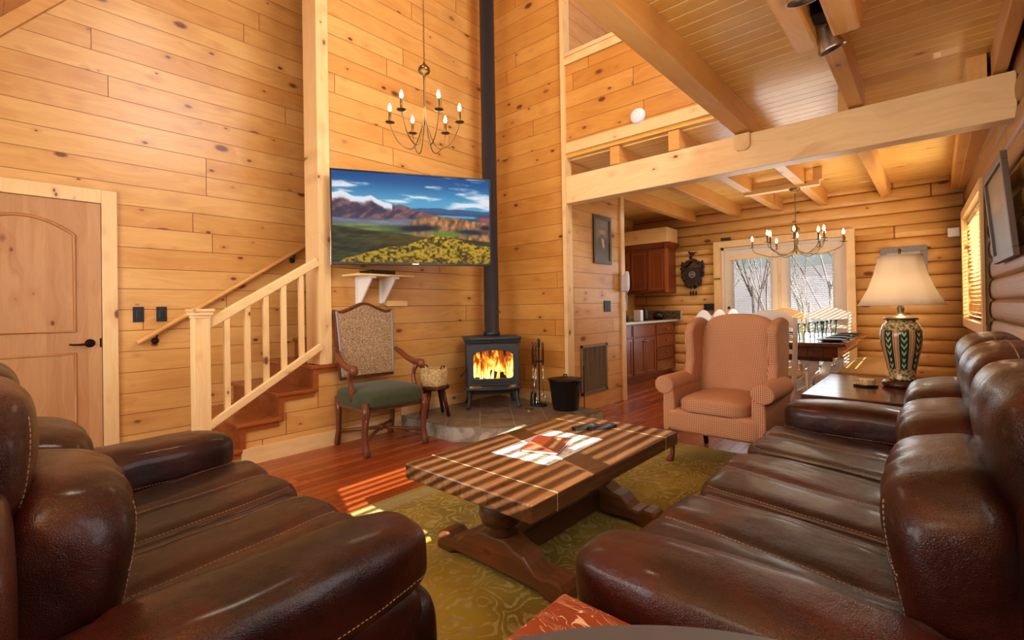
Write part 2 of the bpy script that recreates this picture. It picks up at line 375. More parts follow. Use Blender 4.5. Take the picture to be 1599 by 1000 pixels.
def rug():
    N = NT('olive_and_gold_scroll_rug'); o, xyz = N.coords()
    n0 = N.n('ShaderNodeTexNoise'); n0.inputs['Scale'].default_value = 3.5; n0.inputs['Detail'].default_value = 2; N.L(o, n0.inputs['Vector'])
    va = N.n('ShaderNodeVectorMath', operation='SCALE'); va.inputs['Scale'].default_value = 0.55; N.L(n0.outputs['Color'], va.inputs[0])
    vb = N.n('ShaderNodeVectorMath', operation='ADD'); N.L(o, vb.inputs[0]); N.L(va.outputs[0], vb.inputs[1])
    v = N.n('ShaderNodeTexVoronoi', feature='F1'); v.inputs['Scale'].default_value = 4.2; N.L(vb.outputs[0], v.inputs['Vector'])
    rings = N.math('SINE', N.math('MULTIPLY', v.outputs['Distance'], 42.0))
    fine = N.noise(vb.outputs[0], 14, 3, 0.6, 1.5)
    line = N.step(N.math('ADD', rings, N.math('MULTIPLY', N.math('SUBTRACT', fine, 0.5), 2.2)), 0.15, 0.65)
    big = N.noise(o, 1.6, 2)
    ground = N.mix(N.step(big, 0.35, 0.65), srgb(118, 102, 26), srgb(168, 148, 52)); leaf = N.mix(fine, srgb(38, 26, 8), srgb(222, 206, 128))
    c = N.mix(N.math('MULTIPLY', line, 0.75), ground, leaf)
    # pale border band
    e1 = N.math('SUBTRACT', xyz[0], -2.5)
    bd = N.math('SUBTRACT', 1.0, N.step(e1, 0.16, 0.19)); bd2 = N.math('MULTIPLY', N.step(e1, 0.03, 0.05), N.math('SUBTRACT', 1.0, N.step(e1, 0.14, 0.16)))
    c = N.mix(N.math('MULTIPLY', bd, 0.5), c, srgb(140, 130, 80)); c = N.mix(N.math('MULTIPLY', bd2, 0.35), c, srgb(176, 168, 120))
    pile = N.noise(o, 260, 2); N.bump(pile, 0.5, 0.004)
    N.set(Base_Color=c, Roughness=0.95); return N.m
M['rug'] = rug()

def emit(name, col, st):
    N = NT(name); N.set(Base_Color=col, Emission_Color=col, Emission_Strength=st, Roughness=0.4); return N.m
M['bulb'] = emit('glowing_candle_bulb', (1, 0.78, 0.45, 1), 14)
M['skypane'] = emit('glowing_sky_pane', (0.9, 0.95, 1, 1), 6)  # the pane itself glows in place of sky behind it
def glass(name, col=(1, 1, 1, 1), rough=0.0, thin=True):
    N = NT(name)
    if thin:
        t = N.n('ShaderNodeBsdfTransparent'); t.inputs[0].default_value = col; g = N.n('ShaderNodeBsdfGlossy'); g.inputs['Roughness'].default_value = 0.02
        fr = N.n('ShaderNodeFresnel'); fr.inputs[0].default_value = 1.3; mx = N.n('ShaderNodeMixShader'); N.L(fr.outputs[0], mx.inputs[0]); N.L(t.outputs[0], mx.inputs[1]); N.L(g.outputs[0], mx.inputs[2]); N.L(mx.outputs[0], N.out.inputs[0])
    else: N.set(Base_Color=col, Roughness=rough, Transmission_Weight=1.0, IOR=1.3)
    return N.m
M['pane'] = glass('window_glass', (0.97, 0.98, 1, 1)); M['tumbler'] = glass('pale_green_glass', (0.90, 0.97, 0.955, 1), thin=True)
M['stoveglass'] = glass('stove_glass', (0.98, 0.96, 0.92, 1))
def shade_mat():
    N = NT('cream_fabric_shade'); o, _ = N.coords(); nz = N.noise(o, 200, 2); c = srgb(248, 234, 208)
    N.set(Base_Color=c, Roughness=0.8); tr = N.n('ShaderNodeBsdfTranslucent'); tr.inputs[0].default_value = srgb(255, 240, 214)
    mx = N.n('ShaderNodeMixShader'); mx.inputs[0].default_value = 0.35; N.L(N.b.outputs[0], mx.inputs[1]); N.L(tr.outputs[0], mx.inputs[2]); N.L(mx.outputs[0], N.out.inputs[0]); return N.m
M['shade'] = shade_mat()

# painted pictures kept as colours of a fine grid on a flat surface
def vnoise(x, y, seed=0):
    xi = np.floor(x).astype(int); yi = np.floor(y).astype(int); xf = x - xi; yf = y - yi
    xf = xf * xf * (3 - 2 * xf); yf = yf * yf * (3 - 2 * yf)
    def h(a, b): 
        n = np.sin(a * 127.1 + b * 311.7 + seed * 74.7) * 43758.5453; return n - np.floor(n)
    return (h(xi, yi) * (1 - xf) + h(xi + 1, yi) * xf) * (1 - yf) + (h(xi, yi + 1) * (1 - xf) + h(xi + 1, yi + 1) * xf) * yf
def fbm(x, y, seed=0, o=4):
    s = 0; a = 0.5; t = 0
    for i in range(o): s = s + a * vnoise(x * 2 ** i, y * 2 ** i, seed + i * 3); t += a; a *= 0.55
    return s / t
def sm(x, a, b): t = np.clip((x - a) / (b - a), 0, 1); return t * t * (3 - 2 * t)
_pm = {}
def picmat(kind, st=1.0, rough=0.4):
    if (kind, st, rough) in _pm: return _pm[(kind, st, rough)]
    N = NT('picture_' + kind); a = N.n('ShaderNodeAttribute', attribute_name='Col')
    if kind == 'screen': N.set(Base_Color=(0.01, 0.01, 0.01, 1), Emission_Color=a.outputs[0], Emission_Strength=st, Roughness=0.6); N.b.inputs['Specular IOR Level'].default_value = 0.1
    else: N.set(Base_Color=a.outputs[0], Roughness=rough)
    _pm[(kind, st, rough)] = N.m; return N.m
def picture(name, mat, o, U, V, nx, ny, fn, parent=None):
    """o = top-left corner, U = vector to the right, V = vector down"""
    u, v = np.meshgrid(np.linspace(0, 1, nx + 1), np.linspace(0, 1, ny + 1))
    col = np.clip(np.stack(fn(u, v), -1) / 255, 0, 1); lin = np.where(col <= 0.04045, col / 12.92, ((col + 0.055) / 1.055) ** 2.4)
    o = np.array(o, float); U = np.array(U, float); V = np.array(V, float)
    P = o + u[..., None] * U + v[..., None] * V
    idx = np.arange((nx + 1) * (ny + 1)).reshape(ny + 1, nx + 1)
    F = np.stack([idx[:-1, :-1], idx[1:, :-1], idx[1:, 1:], idx[:-1, 1:]], -1).reshape(-1, 4)
    me = bpy.data.meshes.new(name); me.from_pydata(P.reshape(-1, 3).tolist(), [], F.tolist())
    at = me.color_attributes.new('Col', 'FLOAT_COLOR', 'POINT'); at.data.foreach_set('color', np.concatenate([lin, np.ones(lin.shape[:2] + (1,))], -1).reshape(-1))
    me.materials.append(mat); ob = bpy.data.objects.new(name, me); C.objects.link(ob)
    if parent: ob.parent = parent
    return ob
# ================================================================ THE ROOM
PHI = math.atan(.0256)
def skew(o):      # the window wall runs 1.5 degrees off the room's axis
    o.location = Matrix.Rotation(PHI, 3, 'Z') @ o.location + Vector((.17, 0, 0)); o.rotation_euler.z += PHI; return o

XA, XT, XC, YB, XR, YF, Y0 = -4.9, -3.9, -2.88, 4.12, 0.335, 8.0, -0.75
def zroof(y): return 3.09 + 1.24 * y
# floor
struct(MB().box(XA - .1, XR + .35, Y0 - .1, YF + .3, -0.06, 0).build('floor', M['floor']))
# left wall, with roof rake
yt = 4.9
struct(MB().prism([(Y0, 0), (YF, 0), (YF, zroof(yt)), (yt, zroof(yt)), (Y0, zroof(Y0))], 'x', XA - .1, XA).build('wall_left', M['wall_y']))
struct(MB().prism([(Y0, zroof(Y0)), (yt, zroof(yt)), (yt, zroof(yt) + .12), (Y0, zroof(Y0) + .12)], 'x', XA - .1, XR + .3).build('roof_ceiling', M['roof'])); bpy.data.objects['roof_ceiling'].name = 'ceiling'
struct(MB().prism([(Y0, zroof(Y0) - .13), (yt, zroof(yt) - .13), (yt, zroof(yt) - .002), (Y0, zroof(Y0) - .002)], 'x', XA + .001, XA + .05).build('trim_1', M['beam_y']))
struct(MB().box(XA - .1, XR + .3, yt, yt + .1, 5.0, zroof(yt) + .1).build('wall_upper', M['wall_x']))
# front wall behind the camera, with a window added for fill light
MBf = MB(); zt = zroof(Y0)
for a in ((XA - .1, -3.95, 0, zt), (-1.25, XR + .3, 0, zt), (-3.95, -1.25, 0, .85), (-3.95, -1.25, 2.0, zt)): MBf.box(a[0], a[1], Y0 - .1, Y0, a[2], a[3])
struct(MBf.build('wall_front', M['wall_x']))
w4 = empty('fill_window'); struct(w4)
MB().box(-3.95, -1.25, Y0 - .07, Y0 - .06, .85, 2.0).build('pane', M['skypane'], w4)
f4 = MB()
for x in (-3.97, -3.05, -2.15, -1.29): f4.box(x, x + .06, Y0 - .055, Y0 + .02, .85, 2.0)
f4.box(-3.97, -1.23, Y0 - .055, Y0 + .02, .8, .87); f4.box(-3.97, -1.23, Y0 - .055, Y0 + .02, 1.97, 2.04); f4.build('window_frame', M['trim_x'], w4)

# television wall (thin wall beside the stair), stair side below it
wt = MB().prism([(1.975, 0), (YB + .08, 0), (YB + .08, zroof(YB)), (1.975, zroof(1.975))], 'x', XT - .09, XT)
wt.prism([(1.03, 0), (1.975, 0), (1.975, .66), (1.885, .66), (1.885, .475), (1.60, .475), (1.60, .285), (1.315, .285), (1.315, .10), (1.03, .10)], 'x', XT - .04, XT - .001)
struct(wt.build('wall_television', M['wall_y']))
struct(MB().box(XT - .22, XT + .022, 1.925, 1.975, .70, 5.3).box(XT + .001, XT + .022, 1.976, 2.03, .70, 5.3).build('trim_2', M['trim_z']))
struct(MB().box(XT + .001, XT + .018, 1.31, 2.73, 0, .125).box(XT + .001, XT + .018, 2.73, YB, .13, .24).build('baseboard_left', M['trim_y']))
# stove wall, grille wall
struct(MB().box(XT, XC, YB, YB + .08, 0, zroof(YB)).build('wall_stove', M['wall_x']))
struct(MB().box(XT, XC - .03, YB - .018, YB - .001, .13, .24).build('baseboard_stove', M['trim_x']))
struct(MB().box(XC - .08, XC, YB + .08, 5.30, 0, 2.70).box(XC - .08, XC, YB + .08, 6.6, 2.75, 5.4).build('wall_grille', M['wall_y']))
struct(MB().box(XC - .02, XC + .022, 4.085, 4.20, 0, 6.2).build('trim_3', M['trim_z']))
struct(MB().box(XC - .10, XC + .022, 5.25, 5.335, 0, 2.53).build('trim_4', M['trim_z']))
struct(MB().box(XC + .001, XC + .022, 5.35, 5.43, 2.76, 5.2).build('trim_5', M['trim_z']))
# knee wall of the loft
struct(MB().box(XC + .022, -1.19, YB, YB + .08, 2.76, 3.76).build('wall_loft', M['wall_x']))
struct(MB().box(XC + .022, -1.19, YB - .03, YB + .11, 3.76, 3.80).box(XC + .022, -1.19, YB - .02, YB - .001, 3.68, 3.76).build('trim_6', M['trim_x']))
struct(MB().box(XC + .022, -1.19, YB - .022, YB - .001, 2.755, 2.86).build('trim_7', M['trim_x']))
# kitchen side and back wall
struct(MB().box(-4.2, -4.1, 5.3, YF, 0, 2.7).box(-4.2, XC - .08, 5.3, 5.38, 0, 2.7).build('wall_kitchen', M['wall_y']))

# log walls
CR = 0.165
def log_wall(name, along, face, a0, a1, z0, z1, openings, sign, mat, depth, bulge=0.038, arc=7):
    mb = MB(); zs = set(); k = math.floor(z0 / CR)
    while k * CR < z1: zs.add(round(max(z0, k * CR), 4)); k += 1
    zs.add(z1)
    for o in openings: zs.add(o[2]); zs.add(o[3])
    zs = sorted(z for z in zs if z0 <= z <= z1)
    for za, zb in zip(zs, zs[1:]):
        if zb - za < 1e-4: continue
        c = math.floor((za + zb) / 2 / CR); zc = (c + .5) * CR
        iv = [(a0, a1)]
        for o in openings:
            if o[2] < (za + zb) / 2 < o[3]:
                n = []
                for p, q in iv:
                    if o[0] > p: n.append((p, min(q, o[0])))
                    if o[1] < q: n.append((max(p, o[1]), q))
                iv = [t for t in n if t[1] - t[0] > 1e-4]
        prof = []
        for i in range(arc + 1):
            z = za + (zb - za) * i / arc; t = min(1, abs(z - zc) / (CR / 2)); prof.append((face + sign * bulge * math.sqrt(max(0, 1 - t ** 2.3)), z))
        prof += [(face - sign * depth, zb), (face - sign * depth, za)]
        for p, q in iv:
            if along == 'x': mb.prism([(y, z) for y, z in prof], 'x', p, q, True)
            else: mb.prism([(x, z) for x, z in prof], 'y', p, q, True)
    o = mb.build(name, mat); struct(o); return o
W1 = (5.6, 7.5, .95, 2.08); W2 = (0.26, 2.1, 1.26, 1.98)
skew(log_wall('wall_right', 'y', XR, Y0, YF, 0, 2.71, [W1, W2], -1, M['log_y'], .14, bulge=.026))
skew(struct(MB().prism([(Y0, 2.71), (6.5, 2.71), (6.5, 6.5), (yt, zroof(yt)), (Y0, zroof(Y0))], 'x', XR, XR + .14).build('wall_gable', M['wall_y'])))
FD = (-2.56, -0.90, 0, 2.06)
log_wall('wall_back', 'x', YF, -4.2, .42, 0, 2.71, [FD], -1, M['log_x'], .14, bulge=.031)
w3 = skew(empty('window_3')); struct(w3)
MB().box(XR - .012, XR - .004, 1.3, 3.1, 3.7, 5.1).build('pane', M['skypane'], w3)  # glowing sheet on the closed gable wall stands in for daylight
f3 = MB()
for y in (1.25, 2.17, 3.07): f3.box(XR - .05, XR, y, y + .07, 3.65, 5.15)
f3.box(XR - .05, XR, 1.25, 3.14, 3.62, 3.7).box(XR - .05, XR, 1.25, 3.14, 5.1, 5.18).build('window_frame', M['trim_y'], w3)

# main beam, joists, deck
struct(MB().box(XC + .022, .385, YB - .02, YB + .12, 2.232, 2.515).build('trim_beam', M['beam_x'], bevel=.006)); bpy.data.objects['trim_beam'].name = 'trim_8'
jx = [(-1.195, -1.07), (-.44, -.35), (.285, .35)]
for i, (a, b) in enumerate(jx):
    struct(MB().box(a, b, Y0, YB + .1, 2.53, 2.705).build('ceiling_joist', M['beam_y'], bevel=.005))
for i, x in enumerate((-3.0, -2.30, -1.71, -1.15, -.46, .22)):
    struct(MB().box(x - .05, x + .05, YB + (.0 if i in (1, 2) else .10), YF - .03, 2.53, 2.705).build('ceiling_joist', M['beam_y'], bevel=.005))
struct(MB().box(-1.215, .42, Y0, YB + .081, 2.705, 2.745).box(-4.2, .42, YB + .08, YF, 2.705, 2.745).box(XC, -1.19, YB, YB + .08, 2.715, 2.755).build('ceiling_loft', M['deck']))
# small end blocks of the joist on the beam, light end grain
struct(MB().prism([(-1.195, 2.515), (-1.195, 2.41), (-1.17, 2.385), (-1.10, 2.385), (-1.075, 2.41), (-1.075, 2.515)], 'y', YB - .05, YB - .021).build('trim_9', M['trim_z']))
# cross bracing that carries the dining chandelier
br = MB(); br.box(-1.76, -.96, 6.35, 6.45, 2.50, 2.56).box(-1.02, -.93, 6.36, 6.44, 2.56, 2.70).box(-1.66, -1.20, 6.36, 6.44, 2.56, 2.64)
struct(br.build('trim_10', M['trim_x'], bevel=.004))
# flanking stub beams round the track light
for x0, x1, n in ((-.485, -.425, 'a'), (-.32, -.25, 'b')):
    ye = 2.80 if n == 'a' else 2.74
    st = MB().prism([(-.1, 2.40), (ye - .06, 2.40), (ye + .06, 2.50), (ye + .06, 2.60), (ye, 2.66), (-.1, 2.66)], 'x', x0 - .02, x1 + .02)
    struct(st.build('ceiling_stub_beam', M['beam_y'], bevel=.012))
# right rim strip and corner posts of the dining end
struct(MB().box(.24, .36, YB + .1, YF - .06, 2.50, 2.53).build('trim_11', M['beam_y']))

# ---------------------------------------------------------------- interior door (door_1)
d1 = empty('door_1', (XA, 0, 0)); struct(d1); tag(d1, 'arched two-panel knotty alder door in left wall')
DY0, DY1, DZ = -.20, .655, 2.02
def arc_pts(y0, y1, z, rise, n=14): return [(y0 + (y1 - y0) * i / n, z + rise * (1 - (2 * i / n - 1) ** 2)) for i in range(n + 1)]
PY0, PY1 = DY0 + .125, DY1 - .155
slab = MB().box(0, .02, DY0, DY1, .01, DZ); slab.build('slab', M['door'], d1)
up = [(PY0, 1.03), (PY1, 1.03)] + arc_pts(PY0, PY1, 1.76, .12)[::-1]
lo = [(PY0, .22), (PY1, .22), (PY1, .86), (PY0, .86)]
for p, nm in ((up, 'panel'), (lo, 'panel')):
    cy = sum(q[0] for q in p) / len(p); cz = sum(q[1] for q in p) / len(p)
    pn = MB().prism(p, 'x', .0205, .024); pn.build(nm, M['door'], d1, bevel=.003)
    md = MB(); md.tube([(.023, q[0], q[1]) for q in p], .012, n=8, closed=True); md.build('panel_moulding', M['door_mould'], d1)
rail = MB().box(.0205, .026, PY0 - .0, PY1, .875, 1.015); rail.build('lock_rail', M['door_mould'], d1) if False else None
h = MB().lathe([(.001, 0), (.03, 0), (.032, .006), (.026, .012), (.011, .02), (.011, .05), (.001, .05)], (.02, .585, .935), M=Matrix.Rotation(PI / 2, 3, 'Y'))
h.tube([(.065, .585, .935), (.068, .56, .932), (.066, .52, .928), (.064, .48, .93), (.064, .462, .934)], [.011, .010, .008, .007, .006])
h.build('lever_handle', M['bronze'], d1)
k = MB().box(.0205, .022, DY1 - .012, DY1 - .001, .90, .97); k.build('latch_plate', M['bronze'], d1)
cs = MB().box(.0, .035, DY1 + .004, .755, 0, 2.13).box(.0, .035, DY0 - .1, DY0 - .004, 0, 2.13).box(.0, .035, DY0 - .004, DY1 + .004, DZ + .005, 2.13)
cs.build('casing', M['trim_z'], d1, bevel=.003)
# switches on left wall
for y, lab in ((.889, 'black wall switch plate nearer the interior door'), (1.046, 'black wall switch plate nearer the stair newel')):
    t = thing('switch_plate', lab, 'light switch', (XA, y, 1.15), group='black switch plates on the left wall')
    MB().box(.001, .008, -.037, .037, -.063, .063).build('plate', M['black_iron'], t, bevel=.003)
    MB().box(.008, .013, -.016, .016, -.034, .034).build('rocker', M['black'], t, bevel=.003)
struct(MB().box(XA + .001, XA + .018, .757, 1.0, 0, .12).build('baseboard_door', M['trim_y']))

# ---------------------------------------------------------------- stairs
st = thing('staircase', 'red-brown wooden stair rising behind the television wall', 'staircase', (0, 0, 0))
R0, TR, RS = 1.02, .2853, .1885
for k in range(11):
    y = R0 + TR * k; z1 = .13 + RS * k
    tr = MB().box(XA + .005, XT - .10 if k > 3 else XT + .03, y - .025, y + TR + .01, z1 - .03, z1); tr.build('tread', M['tread'], st, bevel=.008)
    rs = MB().box(XA + .005, XT - .10 if k > 3 else XT + .001, y, y + .018, max(0, z1 - RS), z1 - .03); rs.build('riser', M['tread'], st)
    if k <= 3:
        sk = MB().box(XT + .002, XT + .016, y - .003, y + .035, max(0.0, z1 - RS - .03), z1 - .03).box(XT + .002, XT + .016, y + .0351, y + TR - .004, z1 - .065, z1 - .03)
        sk.build('skirt_trim', M['tread'], st)
# newel and balustrade
nw = thing('stair_newel', 'square pine newel post with moulded cap at foot of stair', 'newel post', (XT - .0, 1.058, 0))
MB().box(-.05, .05, -.05, .05, 0, 1.13).build('post', M['trim_z'], nw, bevel=.003)
MB().box(-.056, .056, -.056, .056, 1.115, 1.135).box(-.066, .066, -.066, .066, 1.135, 1.16).box(-.074, .074, -.074, .074, 1.16, 1.182).build('cap', M['trim_y'], nw, bevel=.005)
bl = thing('stair_balustrade', 'light pine stair railing with square balusters beside the stair', 'railing', (0, 0, 0))
def zrail(y): return 1.075 + (y - 1.11) * .612
def zbot(y): return .355 + (y - 1.11) * .612
bm_ = MB().beam((XT, 1.10, zrail(1.10)), (XT, 1.925, zrail(1.925)), .045, .07); bm_.build('top_rail', M['trim_y'], bl, bevel=.008)
MB().beam((XT + .03, 1.10, zbot(1.10)), (XT + .03, 1.93, zbot(1.93)), .04, .055).build('bottom_rail', M['trim_y'], bl, bevel=.006)
for y in (1.225, 1.366, 1.50, 1.636, 1.778):
    MB().box(XT - .018, XT + .018, y - .019, y + .019, zbot(y) + .0, zrail(y) - .02).build('baluster', M['trim_z'], bl, bevel=.002)
hr = thing('wall_handrail', 'round wooden handrail bracketed to the wall above the stair', 'handrail', (0, 0, 0))
ha, hb = Vector((-4.83, .865, .915)), Vector((-4.83, 3.6, 2.70)); hd = (hb - ha).normalized()
MB().tube([ha, ha + hd * .01, hb], [.016, .021, .021], 14).build('rail', M['tread'] if False else M['beam_y'], hr)
for t in (.16, 1.53, 2.5):
    p = ha + hd * t; MB().tube([(XA + .002, p.y, p.z - .075), (XA + .035, p.y, p.z - .07), (p.x, p.y, p.z - .02)], .008, 8).lathe([(.001, 0), (.028, 0), (.028, .005), (.001, .008)], (XA + .001, p.y, p.z - .075), 14, M=Matrix.Rotation(PI / 2, 3, 'Y')).build('bracket', M['black_iron'], hr)

# ---------------------------------------------------------------- windows on the right wall
def window_right(name, W, slatmat, tilt=0.0, slat_w=.05, pitch=.044):
    y0, y1, z0, z1 = W; o = skew(empty(name)); struct(o)
    c = MB(); xin = .262
    for a in ((y0 - .09, y0, z0 - .09, z1 + .09), (y1, y1 + .09, z0 - .09, z1 + .09), (y0, y1, z1, z1 + .09), (y0, y1, z0 - .09, z0)): c.box(xin, .285, *a)
    c.build('casing', M['trim_z'], o, bevel=.003)
    f = MB(); ym = (y0 + y1) / 2
    for a in ((y0, y0 + .04), (ym - .06, ym + .06), (y1 - .04, y1)): f.box(.41, .46, a[0], a[1], z0, z1)
    f.box(.41, .46, y0, y1, z0, z0 + .02).box(.41, .46, y0, y1, z1 - .04, z1); f.build('sash', M['trim_y'], o)
    j = MB().box(.285, .47, y0 - .005, y0, z0, z1).box(.285, .47, y1, y1 + .005, z0, z1).box(.285, .47, y0, y1, z0 - .005, z0).box(.285, .47, y0, y1, z1, z1 + .005); j.build('jamb', M['trim_y'], o)
    MB().box(.433, .437, y0, y1, z0, z1).build('pane', M['pane'], o)
    for a, b in ((y0 + .01, ym - .045), (ym + .045, y1 - .01)):
        s = MB(); z = z0 + .03
        while z < z1 - .05:
            M4 = Matrix.Translation((.335, 0, z)) @ Matrix.Rotation(tilt, 4, 'Y'); s.box(-slat_w / 2, slat_w / 2, a, b, -.0015, .0015, M4); z += pitch
        s.box(.31, .36, a, b, z1 - .045, z1 - .005); s.build('blind', slatmat, o)
    return o
window_right('window_1', W1, M['wood_blind'], .15)
window_right('window_2', W2, M['wood_blind'], -.12)

# ---------------------------------------------------------------- french door (door_2)
d2 = empty('door_2'); struct(d2)
x0, x1, z1 = FD[0], FD[1], FD[3]
cs = MB().box(x0 - .1, x0, 7.90, 8.0, 0, z1 + .1).box(x1, x1 + .1, 7.90, 8.0, 0, z1 + .1).box(x0, x1, 7.90, 8.0, z1, z1 + .1); cs.build('casing', M['trim_z'], d2, bevel=.004)
MB().box(x0 + .001, x0 + .04, 7.97, 8.1, 0, z1).box(x1 - .04, x1 - .001, 7.97, 8.1, 0, z1).box(x0, x1, 7.97, 8.1, z1 - .04, z1 - .001).build('jamb', M['door_paint'], d2)
xm = (x0 + x1) / 2
for a, b, lab in ((x0 + .04, xm, 'left'), (xm, x1 - .04, 'right')):
    lf = MB().box(a, a + .13, 8.0, 8.045, .01, z1 - .04).box(b - .13, b, 8.0, 8.045, .01, z1 - .04).box(a + .13, b - .13, 8.0, 8.045, z1 - .17, z1 - .04).box(a + .13, b - .13, 8.0, 8.045, .01, .26)
    leaf = lf.build('leaf', M['door_paint'], d2, bevel=.002)
    MB().box(a + .13, b - .13, 8.02, 8.025, .26, z1 - .17).build('pane', M['pane'], leaf)
    s = MB(); z = .30
    while z < z1 - .22: s.cbox(((a + b) / 2, 7.972, z), (b - a - .20, .034, .0022), Matrix.Rotation(.16, 3, 'X')); z += .027
    s.build('blind', M['blind'], leaf)
    MB().box(a + .09, b - .09, 7.95, 7.995, z1 - .20, z1 - .15).build('headrail', M['beam_x'], leaf)
MB().box(xm - .012, xm + .012, 7.985, 8.0, .01, z1 - .04).build('astragal', M['beam_x'], d2)
MB().box(xm - .006, xm + .006, 7.97, 7.985, .9, 1.0).build('flush_bolt', M['bronze'], d2)
kx = x0 + .10
MB().ball((kx, 7.93, .98), .03).tube([(kx, 7.94, .98), (kx, 8.0, .98)], .01, 8).ball((kx, 7.985, 1.10), .022, sc=(1, .4, 1)).ball((kx, 7.985, .86), .018, sc=(1, .4, 1)).build('knob', M['black_iron'], d2)
MB().box(-2.53, -2.39, 7.87, 7.90, 2.165, 2.21).build('sensor_box', M['bronze'], d2)
# outside: ground, far slope, bare trees
struct(MB().box(-30, 30, 8.3, 60, -1.6, -1.5).box(.9, 30, -20, 8.3, -1.6, -1.5).build('ground', plain('frosty_ground', srgb(84, 80, 78), 0.9, var=.2, vscale=1)))
hill = MB(); 
gx = 24
vs = [(-34 + 68 * i / gx, 34 + 14 * j / 8, -1.5 + 6.0 * (j / 8) ** .8 + 1.2 * mnoise.noise((i * .3, j * .4, 0))) for j in range(9) for i in range(gx + 1)]
hill.add(vs, [(j * (gx + 1) + i, j * (gx + 1) + i + 1, (j + 1) * (gx + 1) + i + 1, (j + 1) * (gx + 1) + i) for j in range(8) for i in range(gx)], True)
struct(hill.build('ground_slope', plain('pale_winter_hillside', srgb(92, 94, 104), 0.9, var=.25, vscale=.6)))
rt = random.Random(3)
def tree(mb, p, d, L, r, depth):
    q = p + d * L; mid = p + d * L * .5 + Vector((rt.uniform(-1, 1), rt.uniform(-1, 1), 0)) * L * .04
    mb.tube([p, mid, q], [r, r * .85, r * .7], 6 if r > .03 else 4, cap=False)
    if depth == 0: return
    for _ in range(3 if depth > 1 else 2):
        nd = (d + Vector((rt.uniform(-1, 1), rt.uniform(-1, 1), rt.uniform(-.1, .8))) * .65).normalized(); tree(mb, p + d * L * rt.uniform(.5, 1), nd, L * rt.uniform(.55, .75), r * .55, depth - 1)
bark1, bark2 = plain('dark_bark', srgb(44, 38, 36), .9), plain('pale_frosted_bark', srgb(96, 94, 96), .9)
for i, (x, y, h, dk) in enumerate(((-3.6, 14, 3.2, 1), (-2.4, 18, 3.4, 0), (-4.8, 20, 3.6, 0), (-1.2, 15, 2.6, 0), (-6.0, 24, 4.0, 0), (-3.1, 26, 4.2, 0), (-.2, 22, 3.6, 0), (-5.6, 16, 3.0, 0), (-2.0, 12.5, 1.9, 0))):
    mb = MB(); tree(mb, Vector((0, 0, 0)), Vector((rt.uniform(-.06, .06), 0, 1)).normalized(), h, .05 if dk else .06, 4)
    o = mb.build('bare_tree', bark1 if dk else bark2, loc=(x, y, -1.55))
    tag(o, 'dark bare tree trunk seen through the left glass door leaf' if dk else 'pale bare winter tree outside the glass doors', 'tree', None if dk else 'pale bare trees outside the glass doors')
# ================================================================ LIVING-ROOM FURNITURE
# rug
tag(MB().box(-2.5, -.25, .62, 3.87, .001, .012).build('area_rug', M['rug'], bevel=.004), 'olive green and gold scroll-patterned rug under the coffee table', 'rug')

# ---- leather sofas: local x = length, y = back to front, z = up
def wrinkle(s, amp, seed):
    def f(q, P):
        n = mnoise.noise((P.x * s + seed, P.y * s, P.z * s)); n2 = mnoise.noise((P.x * s * 2.7, P.y * s * 2.7 + seed, P.z * s * 2.7))
        k = amp * (n + .4 * n2); return (q.x * k, q.y * k, q.z * k)
    return f
def folds(amp, seed, freq=14, axis=0):
    # gathers that fade away from the seams
    base = wrinkle(5, amp * .8, seed)
    def f(q, P):
        b = base(q, P); e = abs(q.z) ** 3
        g = amp * e * math.sin(P[axis] * freq * 6.28 + 3 * mnoise.noise((P.x * 6 + seed, 0, P.z * 6)))
        return (b[0], b[1] + g * (1 if q.y > 0 else 0), b[2])
    return f
def cpart(name, mat, parent, c, h, n=4.5, res=18, rot=None, deform=None, lines=(), lift=1.0015, sub=0):
    mb = MB().cushion(c, h, n, res, rot, deform); o = mb.build(name, mat, parent, sub=sub)
    if lines:
        for ln in lines:
            s = MB(); path = [cush_map(p, Vector(c), [h[0] * lift, h[1] * lift, h[2] * lift], n, rot, deform) for p in ln]; stitch(s, path)
            s.build('stitching', M['stitch'], o)
    return o
